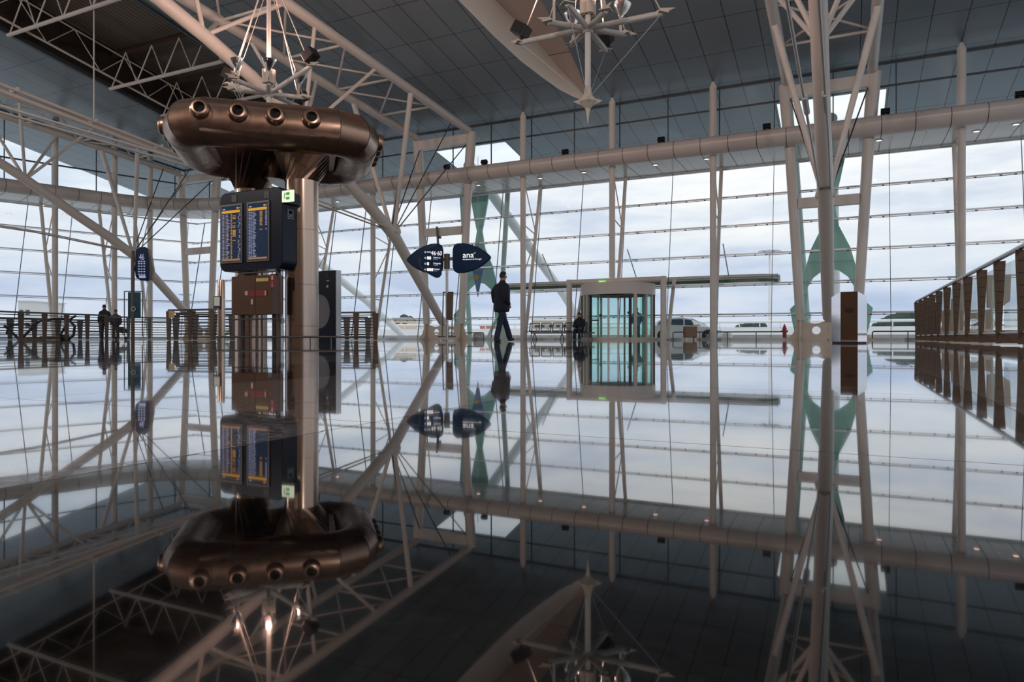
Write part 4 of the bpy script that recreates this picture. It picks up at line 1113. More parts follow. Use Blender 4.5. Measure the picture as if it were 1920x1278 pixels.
for k in range(len(ys_)-1):
    MB().add([(bxX+.05, ys_[k]+.1, .24), (bxX+.05, ys_[k+1]-.1, .24), (bxX+.05, ys_[k+1]-.1, 1.12), (bxX+.05, ys_[k]+.1, 1.12)], [(0, 1, 2, 3)]).build('glass_panel', 'glass_rail', t)
MB().box((bxX+.3, ys_[-1]+.15, .6), (.6, .03, 1.15)).build('end_panel', 'bronze2', t)

# perforated base plates of the next frame beyond the balustrade
bp = V((3.75, 31.2, 0))
t = thing('base_plate_group', 'tall beige perforated steel base plate seen through the balustrade', 'steel base', tuple(bp))
inner = circ(-.62, .62, .2, 32); inner2 = circ(.62, .62, .24, 32)
def ringout(cx, cz, xa, xb, h):
    o = []
    for i in range(32):
        a = 2*pi*i/32; dx, dz = cos(a), sin(a); r_ = 0
        while True:
            r_ += .01; X_, Z_ = cx+dx*r_, cz+dz*r_
            tp = h - sqrt(max(0, .5**2-(X_-cx)**2))*.6
            if X_ < xa or X_ > xb or Z_ < 0 or Z_ > tp or r_ > 3: break
        o.append((X_, Z_))
    return o
for sx2 in (-1, 1):
    MB().ring_plate(ringout(sx2*.62, .62, sx2*.62-.58, sx2*.62+.58, 1.35), circ(sx2*.62, .62, .21, 32), lambda a, b, q: bp+V((a, q, b)), -.03, .03).build('perforated_plate', 'plate', t)
MB().prism([(-.2, 0), (.2, 0), (.12, 1.6), (-.12, 1.6)], lambda a, b, q: bp+V((a, -.1+q, b)), -.04, .04).build('stiffener', 'plate', t)
pp = flr(1862, 13.5)
t = thing('leaf_board', 'beige leaf-shaped board standing beyond the balustrade', 'panel', (6.2, 24.6, 0))
# board on a slim post beyond the balustrade
q0 = cw((1860-960)/F*20.5, 20.5)
t.location = q0; t['_o'] = tuple(q0)
MB().prism([(-.16, 1.95), (.55, 1.95), (.52, 1.2), (.18, .95), (-.14, 1.0)], lambda a, b, q: q0+R1*a+B1*q+V((0, 0, b)), -.03, .03).build('board', 'plate', t)
MB().tube([q0+R1*.0+V((0, 0, 0)), q0+V((0, 0, 1.1))], .03, 8).build('post', 'plate', t)

# bronze litter bin
pb = flr(1592, 12.6); bd = V((pb.x, pb.y, 0)).normalized(); br = V((bd.y, -bd.x, 0)); bz = atan2(br.y, br.x)
t = thing('litter_bin', 'octagonal litter bin with a dark brown front and mirror-polished sides', 'bin', tuple(pb))
hN = 0.93; sc_ = 12.6/F
oc = [(-.14, -.25), (.14, -.25), (.29, -.08), (.29, .14), (.14, .28), (-.14, .28), (-.29, .14), (-.29, -.08)]
def fb(a, b, z): return pb + br*a + bd*b + V((0, 0, z))
m = MB()
tz = {0: hN, 1: hN}
n = 8
vs = [fb(a, b, .03) for a, b in oc] + [fb(a, b, hN if abs(a) < .2 else hN-.085) for a, b in oc]
m.add(vs, [(i, (i+1) % n, n+(i+1) % n, n+i) for i in range(n)]); m.add(vs, [(8, 9, 10, 15), (15, 10, 11, 14), (14, 11, 12, 13)])
m.build('body', 'mirror', t)
MB().add([fb(-.135, -.254, .06), fb(.135, -.254, .06), fb(.135, -.254, hN-.005), fb(-.135, -.254, hN-.005), fb(-.135, -.246, .06), fb(.135, -.246, .06), fb(.135, -.246, hN-.005), fb(-.135, -.246, hN-.005)], [(0, 1, 2, 3), (4, 7, 6, 5), (0, 4, 5, 1), (1, 5, 6, 2), (2, 6, 7, 3), (3, 7, 4, 0)]).build('front_panel', 'brown_flat', t)
MB().box(fb(0, -.262, hN*.64), (.12, .012, .065), rz=bz).build('slot', 'black', t)
MB().prism(oc, lambda a, b, q: fb(a*.96, b*.96, q), 0, .03).build('plinth', 'black_metal', t)

# ================================================================ REVOLVING DOOR + PORTAL
dc = V((-10.2, 33.05, 0)); DR = 1.8
t = thing('door_portal', 'pinkish steel portal framing the revolving door', 'portal', (-10.1, YC, 0))
for x in (-12.45, -7.72):
    MB().lathe([(.16, 0), (.16, .35), (.14, .37), (.14, 3.0)], 18, c=(x, YC, 0)).build('post', 'steel', t)
    MB().tube([(x+.06, YC+.55, 0), (x+.1, 34.0, 2.95)], .09, 12).build('rear_strut', 'steel', t)
MB().tube([(-12.5, YC, 2.87), (-7.67, YC, 2.87)], .13, 16).build('lintel', 'steel', t)
t = thing('revolving_door', 'large revolving glass door with a beige curved header', 'door', tuple(dc))
def arc(a0, a1, r0, r1, z0, z1, mb, n=24):
    # angles measured in camera-aligned plan: 0 = right, 90 = away
    def pt_(a, r, z): return dc + R1*(r*cos(a)) + B1*(r*sin(a)) + V((0, 0, z))
    vs = []; 
    for i in range(n+1):
        a = radians(a0 + (a1-a0)*i/n)
        vs += [pt_(a, r0, z0), pt_(a, r1, z0), pt_(a, r1, z1), pt_(a, r0, z1)]
    fs = []
    for i in range(n):
        o = i*4; p2_ = o+4
        for k in range(4): fs.append((o+k, o+(k+1) % 4, p2_+(k+1) % 4, p2_+k))
    fs += [(0, 1, 2, 3), (n*4+3, n*4+2, n*4+1, n*4)]
    mb.add(vs, fs, 0, True); return mb
arc(0, 359.9, DR-.1, DR+.03, 2.18, 2.72, MB(), 60).build('header_drum', 'fascia', t)
MB().lathe([(.001, 2.70), (DR, 2.70), (DR, 2.74), (.001, 2.74)], 48, c=dc).build('roof_disc', 'plate', t)
arc(0, 359.9, DR-.08, DR+.03, 0, .12, MB(), 60).build('base_ring', 'plate', t)
arc(-62, 62, DR-.04, DR-.02, .12, 2.18, MB()).build('curved_glass', 'glass_green', t)
arc(145, 232, DR-.04, DR-.02, .12, 2.18, MB()).build('curved_glass', 'glass_green', t)
def dpost(ang_, w_, matn, nm='frame_post', r=DR-.02, z0=.0, z1=2.2):
    a = radians(ang_); p = dc + R1*(r*cos(a)) + B1*(r*sin(a))
    MB().box(p+V((0, 0, (z0+z1)/2)), (w_, .09, z1-z0), rz=YAW+a+pi/2).build(nm, matn, t)
dpost(-146, .12, 'black_metal'); dpost(-80, .12, 'black_metal'); dpost(-154, .12, 'plate'); dpost(-72, .14, 'plate')
for a in (-50, -34, -20, 0, 35, 70, 110, 150, 180, 195): dpost(a, .08, 'plate' if a % 20 else 'dark_alu')
dl0 = dc + R1*(DR*cos(radians(-146))) + B1*(DR*sin(radians(-146))); dl1 = dc + R1*(DR*cos(radians(-80))) + B1*(DR*sin(radians(-80)))
MB().bar(dl0+V((0, 0, .05)), dl1+V((0, 0, .05)), .1, .09).build('threshold', 'black_metal', t)
MB().bar(dl0+V((0, 0, 2.16)), dl1+V((0, 0, 2.16)), .1, .06).build('door_head', 'dark_alu', t)
pu = MB()
for u in (.26, .50, .78):
    p = dl0.lerp(dl1, u) + B1*(.5 if u == .5 else .9)
    w_ = MB().box(p+V((0, 0, 1.1)), (.10, .06, 2.1), rz=YAW-.2).build('wing_post', 'alu', t)
MB().bar(dl0.lerp(dl1, .05)+B1*.3+V((0, 0, .95)), dl0.lerp(dl1, .25)+B1*.3+V((0, 0, .95)), .04, .06).build('push_bar', 'black_metal', t)
for px, py in ((1126, 591), (1179, 586)):
    p = atD(px, py, 32.9)
    MB().lathe([(.001, 0), (.07, 0), (.07, .01), (.001, .01)], 16, c=p, axis=-B1).build('round_sticker', 'black_metal', t)
for a in range(0, 4):
    aa = radians(25+90*a); e = dc + R1*(cos(aa)*(DR-.2)) + B1*(sin(aa)*(DR-.2))
    MB().add([dc+V((0, 0, .15)), e+V((0, 0, .15)), e+V((0, 0, 2.1)), dc+V((0, 0, 2.1))], [(0, 1, 2, 3)]).build('wing_glass', 'glass_green', t)
    MB().box(e+V((0, 0, 1.1)), (.05, .05, 2.1)).build('wing_post', 'alu', t)
p = atY(1129, 529, YC-.26)
t = thing('exit_sign', 'lit green exit sign on the portal above the revolving door', 'sign', tuple(p))
MB().box(p, (.36, .05, .19)).build('box', 'e_green2', t)
m = MB()
for dx, w_ in ((-.11, .03), (-.06, .02), (-.01, .035)): m.box(p+V((dx, -.028, 0)), (w_, .004, .12))
m.prism([(.05, .06), (.12, 0), (.05, -.06)], lambda a, b, q: p+V((a, -.028+q, b)), -.002, .002)
m.build('pictogram', 'e_cream', t)

# small brown luggage bin beside the door
pq = flr(1294, 30.5)
t = thing('brown_planter_box', 'small brown box on pale feet in front of the parked car', 'box', tuple(pq))
MB().box(pq+V((0, 0, .36)), (.52, .45, .50), rz=YAW).build('box', 'brown', t, bevel=.03)
for s in (-1, 1): MB().box(pq+R1*.2*s+V((0, 0, .055)), (.08, .3, .11), rz=YAW).build('foot', 'white', t)

# low steel guard rail along the glass
grl = ['low steel guard rail along the glass left of the revolving door', 'low steel guard rail along the glass between door and right portal frame', 'low steel guard rail along the glass near the balustrade']
for (xa, xb), lab in zip(((-21.5, -17.6), (-7.4, -2.4), (1.0, 14.0)), grl):
    t = thing('guard_rail', lab, 'rail', ((xa+xb)/2, 32.75, 0), 'low guard rails along the glass')
    MB().tube([(xa, 32.75, 0), (xa, 32.75, .33), (xa+.06, 32.75, .37), (xb-.06, 32.75, .37), (xb, 32.75, .33), (xb, 32.75, 0)], .028, 8).build('tube', 'rail_dark', t)
    n = int((xb-xa)/1.2)
    for k in range(1, n): MB().tube([(xa+k*(xb-xa)/n, 32.75, 0), (xa+k*(xb-xa)/n, 32.75, .36)], .02, 8).build('post', 'rail_dark', t)

# row of seats left of the door
seat_lab = ['black mesh waiting seat beside the slender column', 'black mesh waiting seat, second left of the portal', 'black mesh waiting seat next to the seated person', 'black mesh waiting seat under the seated person', 'black mesh waiting seat directly behind the leaning strut']
sy_ = 31.0
b0_ = atY(1020, 640, sy_); 
t = thing('seat_beam', 'long steel beam carrying the black mesh waiting seats', 'bench frame', (b0_.x+1.2, sy_, 0))
MB().bar((b0_.x-.7, sy_, .34), (b0_.x+2.6, sy_, .34), .07, .07).build('beam', 'rail_dark', t)
for k in range(3): MB().tube([(b0_.x-.5+k*1.45, sy_-.25, .02), (b0_.x-.5+k*1.45, sy_, .33), (b0_.x-.5+k*1.45, sy_+.25, .02)], .025, 8).build('leg', 'rail', t)
M['mesh'] = mat('perforated_black', (.03, .035, .04), .5)
first = None
for k, dx in enumerate((0.0, .62, 1.24, 1.86, -.62)):
    if first is None:
        t = thing('waiting_seat', seat_lab[k], 'seat', (0, 0, 0), 'black waiting seats in a row', local=True); first = t
        m = MB()
        for s in (-1, 1): m.tube([(s*.26, .22, .40), (s*.26, .30, .82)], .026, 8)
        m.tube([(-.26, .30, .82), (.26, .30, .82)], .026, 8); m.tube([(-.26, .22, .42), (.26, .22, .42)], .026, 8)
        m.build('back_frame', 'black_metal', t)
        m = MB()
        for i in range(5): m.bar((-.25, .23+.015*i, .47+.07*i), (.25, .23+.015*i, .47+.07*i), .01, .022)
        m.build('backrest', 'mesh', t)
        MB().box((0, 0, .40), (.52, .44, .03)).build('seat', 'mesh', t, bevel=.01)
        for s in (-1, 1): MB().tube([(s*.29, -.2, .40), (s*.29, -.2, .60), (s*.29, .2, .62)], .014, 8).build('armrest', 'rail', t)
        t.location = (b0_.x+dx, sy_, 0)
    else: dup(first, (b0_.x+dx, sy_, 0), label=seat_lab[k])

# ================================================================ RAILINGS AROUND THE LEFT VOIDS
def railing(a, b, H_, npost, lab, pm='bronze2', bars=8, pw=.14):
    a = V(a); b = V(b); d = (b-a).normalized(); nn = V((-d.y, d.x, 0))
    t = thing('railing', lab, 'railing', tuple((a+b)/2), 'steel railings around the floor openings')
    MB().bar(a+V((0, 0, H_)), b+V((0, 0, H_)), .08, .07).build('handrail', 'rail_dark', t)
    for k in range(bars):
        z = .12 + (H_-.22)*k/(bars-1)
        MB().tube([a+V((0, 0, z))+nn*.05, b+V((0, 0, z))+nn*.05], .019, 6).build('bar', 'rail_dark', t)
    for k in range(npost):
        p = a.lerp(b, k/(npost-1))
        po = MB().prism([(-pw/2, H_-.03), (pw/2, H_-.03), (pw/2*.6, .02), (-pw/2*.6, .02)], lambda x_, z_, q: p+d*x_+nn*q+V((0, 0, z_)), -.012, .012).build('post', pm, t)
    return t
def G(px, d): return flr(px, d)
railing(G(-60, 25.5), G(200, 31.5), 1.12, 7, 'long steel railing at the left edge of the picture', pw=.26)
railing(G(200, 31.6), G(318, 33.5), 1.06, 4, 'steel railing behind the two small people on the left', 'rail_dark', pw=.18)
railing(G(-30, 33.5), G(190, 38), 1.05, 6, 'farther steel railing behind the escalator heads', 'rail_dark', pw=.3)
RAMB = railing(G(316, 25.0), G(440, 24.0), 1.10, 4, 'steel railing with amber-topped posts left of the fire cabinet', 'bronze2', pw=.22)
railing(G(330, 28.0), G(470, 28.5), 1.06, 5, 'second steel railing just behind the amber-topped posts', 'rail_dark', pw=.30)
railing(G(632, 27.4), G(704, 27.0), 1.10, 3, 'short steel railing right of the poster totem', 'bronze2', pw=.26)
railing(G(610, 30.5), G(690, 31.0), 1.02, 3, 'farther short railing behind the poster totem', 'rail_dark', pw=.30)
for px in (321, 361):
    p = G(px+2, 24.95); m_ = M.setdefault('amber', mat('amber_panel', (.62, .42, .2), .5, noise=.08))
    MB().box(p-B1*.05+V((0, 0, .95)), (.20, .02, .26), rz=YAW).build('amber_panel', 'amber', RAMB, label='amber panel at the post top')
# escalator heads behind the railing
el = ['dark escalator balustrade head behind the left railing', 'dark V-shaped escalator truss end behind the left railing']
p = G(110, 31)
t = thing('escalator', el[0], 'escalator', tuple(p))
def es(px, py, d=31.0): return cw((px-960)/F*d, d)+V((0, 0, CH+(HZ-py)*d/F))
MB().tube([es(60, 608), es(80, 600), es(115, 597), es(130, 600), es(140, 612), es(138, 628), es(128, 636)], .06, 10).build('handrail', 'black_metal', t)
MB().tube([es(112, 630), es(122, 612), es(133, 597), es(142, 592)], .05, 10).build('guide', 'black_metal', t)
MB().box(es(100, 633)+V((0, 0, .0)), (.95, .5, .16), rz=YAW).build('skirt', 'bronze2', t, bevel=.04)
MB().lathe([(.001, -.15), (.16, -.13), (.16, .13), (.001, .15)], 16, c=es(122, 634), axis=R1).build('newel_end', 'black', t)
p = G(38, 29)
t = thing('escalator_truss', el[1], 'escalator', tuple(p))
MB().bar(es(8, 610, 29), es(38, 640, 29)+V((0, 0, .06)), .06, .09).build('brace', 'black_metal', t); MB().bar(es(68, 606, 29), es(38, 640, 29)+V((0, 0, .06)), .06, .09).build('brace', 'black_metal', t)
MB().tube([es(12, 625, 29), es(18, 609, 29), es(50, 607, 29), es(64, 615, 29)], .04, 8).build('handrail', 'black_metal', t)
MB().box(es(60, 635, 29), (1.0, .3, .14), rz=YAW).build('skirt', 'bronze2', t)

# ================================================================ PEOPLE
def skin_mesh(name, verts, edges, radii, matn, parent, root=0, sub=2):
    me = bpy.data.meshes.new(name); me.from_pydata([tuple(v) for v in verts], edges, []); me.materials.append(M[matn])
    ob = bpy.data.objects.new(name, me); COL.objects.link(ob); ob.parent = parent
    md = ob.modifiers.new('skin', 'SKIN'); md.use_smooth_shade = True; md.branch_smoothing = .3
    for i, r in enumerate(radii):
        sv = me.skin_vertices[0].data[i]; sv.radius = (r, r) if not isinstance(r, tuple) else r; sv.use_root = (i == root)
    sb = ob.modifiers.new('sub', 'SUBSURF'); sb.levels = sub; sb.render_levels = sub
    return ob
def person(lab, loc, fwd_ang, pose, mats_, group=None, s=1.0):
    """local axes: x forward, y left, z up. pose: dict of joints"""
    t = thing('person', lab, 'person', (0, 0, 0), group, local=True)
    J = {k: V(v)*s for k, v in pose.items()}
    vs = []; ed = []; ra = []; ix = {}
    def addv(k, p, r, par=None):
        ix[k] = len(vs); vs.append(V(p)); ra.append(r*s if not isinstance(r, tuple) else (r[0]*s, r[1]*s))
        if par is not None: ed.append((ix[par], ix[k]))
    addv('pel', J['pel'], .125); addv('wst', J['wst'], .12, 'pel'); addv('chs', J['chs'], .145, 'wst'); addv('nkb', J['nkb'], .07, 'chs'); addv('nk', (J['nkb']+J['hd'])/2 - V((0, 0, .02))*s, .052, 'nkb')
    addv('hd', J['hd'], .085, 'nk'); addv('hd2', J['hd']+(V((.01, 0, .10)))*s, .075, 'hd')
    for L in 'lr':
        sg_ = 1 if L == 'l' else -1
        addv('hip'+L, J['hip'+L], .095, 'pel'); addv('kn'+L, J['kn'+L], .062, 'hip'+L); addv('an'+L, J['an'+L], .042, 'kn'+L)
        addv('to'+L, J['to'+L], .036, 'an'+L)
        addv('sh'+L, J['sh'+L], .06, 'chs'); addv('el'+L, J['el'+L].lerp((J['sh'+L]+J['wr'+L])/2, .3), .034, 'sh'+L); addv('wr'+L, J['wr'+L], .028, 'el'+L)
        d_ = (J['wr'+L]-J['el'+L]).normalized(); sd = V((1, 0, 0)); sd = (sd-d_*sd.dot(d_)).normalized(); nn_ = d_.cross(sd)
        addv('pa'+L, J['wr'+L]+d_*.06*s, .03, 'wr'+L)
        for f, (off, ln) in enumerate(((.024, .072), (.008, .082), (-.008, .078), (-.024, .062))):
            b_ = J['wr'+L]+d_*.085*s+sd*off*s
            addv('f%d%s' % (f, L), b_, .0085, 'pa'+L); addv('g%d%s' % (f, L), b_+d_*ln*.5*s+nn_*.008*sg_*s, .008, 'f%d%s' % (f, L)); addv('h%d%s' % (f, L), b_+d_*ln*.85*s+nn_*.028*sg_*s, .007, 'g%d%s' % (f, L))
        b_ = J['wr'+L]+d_*.03*s+sd*.03*s
        addv('t0'+L, b_, .010, 'pa'+L); addv('t1'+L, b_+sd*.02*s+d_*.035*s, .009, 't0'+L)
    skin_mesh('body', vs, ed, ra, mats_['skin'], t)
    # trousers
    vs2 = [J['pel']+V((0, 0, .05))*s, J['pel']-V((0, 0, .03))*s]; ed2 = [(0, 1)]; r2 = [.15*s, .145*s]
    for L in 'lr':
        b = len(vs2); vs2 += [J['hip'+L]-V((0, 0, .04))*s, J['kn'+L], J['an'+L]+(J['kn'+L]-J['an'+L])*.45, J['an'+L]-V((0, 0, .05))*s]
        r2 += [.105*s, .078*s, .078*s, .08*s]; ed2 += [(1, b), (b, b+1), (b+1, b+2), (b+2, b+3)]
    skin_mesh('trousers', vs2, ed2, r2, mats_['legs'], t)
    # jacket
    bulk = mats_.get('bulk', 1.0)
    long_ = mats_.get('long', .12)
    cs = [(J['pel']+V((0, 0, -long_-.02))*s, .135, .175), (J['pel']+V((0, 0, -long_))*s, .150, .190), (J['pel']+V((0, 0, .03))*s, .155, .20), (J['wst'], .150, .20), (J['wst'].lerp(J['chs'], .6), .150, .205),
          (J['chs']+V((0, 0, .02))*s, .145, .215), ((J['chs']*.35+J['nkb']*.65)-V((0, 0, .005))*s, .125, .205), (J['nkb']-V((0, 0, .02))*s, .10, .15), (J['nkb']+V((.0, 0, .015))*s, .075, .09), (J['nkb']+V((.008, 0, .06))*s, .068, .072)]
    jk = MB(); nj = 24; jv = []
    for i_, (c_, rx, ry) in enumerate(cs):
        kb = 1+(bulk-1)*(1 if i_ < 6 else .4 if i_ < 8 else 0)
        for j in range(nj):
            a_ = 2*pi*j/nj; w_ = 1+.03*sin(3*a_+i_)
            jv.append(c_ + V((cos(a_)*rx*kb*w_*s, sin(a_)*ry*kb*w_*s, 0)))
    jk.add(jv, [(i_*nj+j, i_*nj+(j+1) % nj, (i_+1)*nj+(j+1) % nj, (i_+1)*nj+j) for i_ in range(len(cs)-1) for j in range(nj)], 0, True)
    jk.add(jv[:nj], [tuple(range(nj-1, -1, -1))])
    jo = jk.build('jacket', mats_['top'], t)
    sm_ = jo.modifiers.new('sub', 'SUBSURF'); sm_.levels = 1; sm_.render_levels = 1
    for L in 'lr':
        shp = J['sh'+L]; sgn = 1 if L == 'l' else -1
        skin_mesh('sleeve', [shp+V((0, -.06*sgn, .0))*s, shp+V((0, 0, -.03))*s, J['el'+L], J['wr'+L], J['wr'+L]+(J['wr'+L]-J['el'+L]).normalized()*.02*s], [(0, 1), (1, 2), (2, 3), (3, 4)],
                  [.085*s, .088*s*(1+(bulk-1)*.5), .092*s*(1+(bulk-1)*.5), .06*s, .055*s], mats_['top'], jo, root=2)
    # shoes
    for L in 'lr':
        a, b = J['an'+L], J['to'+L]; d_ = (b-a); 
        hd_ = V((d_.x, d_.y, 0)).normalized()
        heel = a - hd_*.05*s; heel.z = a.z-.045*s
        skin_mesh('shoe', [heel, V((a.x, a.y, a.z-.03*s)), (a+b)/2+V((0, 0, -.015))*s, b], [(0, 1), (1, 2), (2, 3)], [.042*s, .05*s, .046*s, .034*s], 'shoe', t, root=1)
    # head details
    h = J['hd']+V((.012, 0, .055))*s
    hm = MB(); n = 16
    rot = Matrix.Rotation(pose.get('head_yaw', 0), 3, 'Z') if not isinstance(pose.get('head_yaw', 0), V) else Matrix.Identity(3)
    def hp_(x, y, z): return h + rot @ V((x, y, z))*s
    # hair cap : upper/back shell
    vs4 = []; fs4 = []
    for i in range(9):
        th = pi*i/8*.62
        for j in range(n):
            ph = 2*pi*j/n; rx, ry, rz_ = .106, .088, .118
            x_, y_, z_ = rx*sin(th)*cos(ph), ry*sin(th)*sin(ph), rz_*cos(th)
            if x_ > .03 and z_ < .055: x_, y_, z_ = x_*.78, y_*.9, max(z_, .05)
            vs4.append(hp_(x_-.008, y_, z_))
    for i in range(8):
        for j in range(n): fs4.append((i*n+j, i*n+(j+1) % n, (i+1)*n+(j+1) % n, (i+1)*n+j))
    MB().add(vs4, fs4, 0, True).build('hair', 'hair', t)
    fc = MB(); fc.add([hp_(.082, -.013, -.015), hp_(.082, .013, -.015), hp_(.112, 0, -.028), hp_(.086, 0, .022), hp_(.084, 0, -.04)], [(0, 2, 3), (2, 1, 3), (0, 4, 2), (2, 4, 1)])
    for sd_ in (-1, 1): fc.lathe([(.001, -.006), (.022, -.004), (.026, .004), (.001, .006)], 10, c=hp_(-.005, sd_*.088, -.01), axis=(0, 1, 0))
    fc.build('face_features', mats_['skin'], t)
    ey = MB()
    for sd_ in (-1, 1): ey.lathe([(.001, 0), (.010, .002), (.001, .006)], 8, c=hp_(.082, sd_*.03, .01), axis=(1, 0, 0))
    ey.box(hp_(.086, 0, -.055), (.006*s, .04*s, .006*s)); ey.build('eyes_and_mouth', 'hair', t)
    t.location = loc; t.rotation_euler = (0, 0, fwd_ang)
    return t
walk = dict(pel=(0, 0, .93), wst=(.0, 0, 1.10), chs=(-.01, 0, 1.33), nkb=(.015, 0, 1.48), hd=(.04, 0, 1.60),
            hipl=(.0, .10, .90), knl=(.17, .10, .50), anl=(.33, .10, .10), tol=(.47, .11, .065),
            hipr=(-.02, -.10, .90), knr=(-.12, -.10, .49), anr=(-.24, -.10, .085), tor=(-.10, -.11, .035),
            shl=(-.01, .20, 1.41), ell=(-.10, .29, 1.13), wrl=(.05, .225, .94), shr=(-.01, -.20, 1.41), elr=(-.12, -.29, 1.13), wrr=(.05, -.22, .94))
pm_ = flr(941, 17.3)
person('person in a dark jacket and dark trousers walking right', tuple(pm_), YAW+radians(36), walk, dict(skin='skin', legs='jeans', top='jacket', bulk=1.22, long=.17))
stand = dict(pel=(0, 0, .93), wst=(0, 0, 1.10), chs=(0, 0, 1.33), nkb=(.01, 0, 1.48), hd=(.03, 0, 1.60),
             hipl=(0, .10, .90), knl=(.02, .11, .49), anl=(0, .12, .085), tol=(.14, .13, .035), hipr=(0, -.10, .90), knr=(.02, -.11, .49), anr=(0, -.12, .085), tor=(.14, -.13, .035),
             shl=(0, .19, 1.40), ell=(-.03, .26, 1.12), wrl=(.12, .22, .92), shr=(0, -.19, 1.40), elr=(-.03, -.26, 1.12), wrr=(.12, -.22, .92))
M['coat_dark'] = mat('dark_coat', (.03, .028, .035), .85, noise=.2)
person('small person in a dark coat standing behind the left railing', tuple(flr(196, 34.5)), YAW+radians(150), stand, dict(skin='skin', legs='jeans', top='coat_dark'))
sit = dict(pel=(0, 0, .50), wst=(.02, 0, .68), chs=(.04, 0, .92), nkb=(.06, 0, 1.07), hd=(.08, 0, 1.19),
           hipl=(.03, .10, .50), knl=(.44, .12, .50), anl=(.42, .13, .085), tol=(.56, .14, .035), hipr=(.03, -.10, .50), knr=(.44, -.12, .50), anr=(.42, -.13, .085), tor=(.56, -.14, .035),
           shl=(.04, .19, 1.0), ell=(.06, .25, .74), wrl=(.28, .16, .62), shr=(.04, -.19, 1.0), elr=(.06, -.25, .74), wrr=(.28, -.16, .62))
person('small person in a dark grey coat standing beside a pushchair on the left', tuple(flr(217, 32.8)), YAW+radians(-60), stand, dict(skin='skin', legs='coat_grey', top='coat_grey'), s=.82)
sp2 = (b0_.x+1.86, sy_, 0)
person('person in black sitting on the last waiting seat by the portal', (sp2[0], sp2[1]+.02, -.04), radians(-90), sit, dict(skin='skin', legs='jeans', top='jacket', long=.02))
person('person in a blue-grey coat standing outside behind the revolving door', tuple(flr(1194, 37.5)), YAW+radians(100), stand, dict(skin='skin', legs='coat_blue', top='coat_blue'))
# pushchair
pc = flr(226, 33.5)
t = thing('pushchair', 'small dark pushchair next to the person in the grey coat', 'pushchair', tuple(pc))
MB().tube([pc+R1*-.3+V((0, 0, .95)), pc+R1*.0+V((0, 0, .45)), pc+R1*.25+V((0, 0, .1))], .016, 8).build('frame', 'black_metal', t)
MB().prism([(-.12, .35), (.22, .32), (.30, .50), (.02, .62), (-.16, .55)], lambda a, b, q: pc+R1*a+B1*q+V((0, 0, b)), -.18, .18).build('seat', 'coat_grey', t)
for a in (-.2, .26): MB().lathe([(.03, -.02), (.08, -.02), (.08, .02), (.03, .02)], 14, c=pc+R1*a+V((0, 0, .08)), axis=B1).build('wheel', 'black', t)

# ================================================================ OUTDOORS
# flat canopy beyond the glass
cx_a, cx_b = -17.7, -2.9
t = thing('entrance_canopy', 'long flat glass canopy with dark green edge beyond the revolving door', 'canopy', (cx_b-5, 36.2, 2.9))
def canopy_poly():
    o = [(cx_a, 35.0)]
    for k in range(9):
        a = radians(-90+22.5*k); o.append((cx_b-.9+.9*cos(a), 36.1+1.1*sin(a)))
    o += [(cx_a, 37.2)]; return o
cpz = 3.08
MB().prism(canopy_poly(), lambda a, b, q: V((a, b, cpz+q)), .0, .10).build('edge_frame', 'canopy_glass', t)
MB().prism([(a, b) for a, b in canopy_poly()], lambda a, b, q: V((a*1.0, b, cpz-.28+q)), .0, .14).build('lower_edge', 'canopy_glass', t)
MB().prism([(a, b+.02) for a, b in canopy_poly()], lambda a, b, q: V((a, b, cpz-.12+q)), .0, .10).build('panel', 'pale', t)
MB().bar((cx_a, 34.92, cpz+.02), (cx_b, 34.92, cpz+.02), .05, .10).build('trim', 'steel', t)
for k, x in enumerate((-15, -10.2, -5.4)): MB().tube([(x, 34.7, cpz+1.6), (x, 36.6, cpz+.1)], .03, 8).build('hanger', 'steel_out', t)
# kerb wall and viaduct parapet
t = thing('parapet', 'long pale parapet with a white handrail beyond the road', 'parapet', (-20, 75, 0))
MB().box((-20, 75, .65), (220, .3, 1.1)).build('wall', 'white', t)
MB().tube([(-130, 74.9, 1.75), (90, 74.9, 1.75)], .14, 8).build('handrail', 'white', t)
pr_ = MB()
for k in range(110): pr_.box((-130+2*k, 74.9, 1.45), (.10, .10, .6))
ps = pr_.build('baluster', 'white', t, kind='stuff')
t = thing('road_kerb', 'grey-blue low kerb wall just beyond the glass', 'kerb', (-12, 41, 0))
MB().box((-12, 47.5, .12), (90, .3, .35)).build('wall', 'concrete', t)
# buildings
def building(lab, px0, px1, pyt, d, matn, win=3):
    a, b = flr(px0, d), flr(px1, d); h = CH+(HZ-pyt)*d/F; mid = (a+b)/2
    t = thing('building', lab, 'building', tuple(mid), 'distant airport buildings')
    w_ = (b-a).length
    MB().box(mid+B1*6+V((0, 0, h/2)), (w_, 12, h), rz=YAW).build('walls', matn, t)
    MB().box(mid+B1*6+V((0, 0, h+.1)), (w_+.6, 12.6, .25), rz=YAW).build('roof_edge', 'pale', t)
    for r in range(2):
        for k in range(win):
            MB().box(mid - R1*(w_/2) + R1*(w_*(k+.5)/win) - B1*.05 + V((0, 0, h*(.35+.35*r))), (w_/win*.6, .12, h*.14), rz=YAW).build('window', 'winglass', t)
building('cream distant building right of the poster totem', 738, 766, 597, 150, 'sand', 2)
building('pale distant building left of the middle portal frame', 766, 800, 599, 180, 'pale', 4)
building('pinkish distant building behind the walking man', 900, 932, 611, 160, 'pink', 4)
building('long cream distant building behind the waiting seats', 1000, 1080, 601, 190, 'sand', 6)
building('low peach distant building behind the revolving door', 1085, 1190, 614, 200, 'sand', 7)
building('pale tower block at the left picture edge', 34, 58, 565, 160, 'pale', 2)
building('low blue-grey distant building left of the hydrant', 1290, 1420, 622, 260, 'pale', 8)
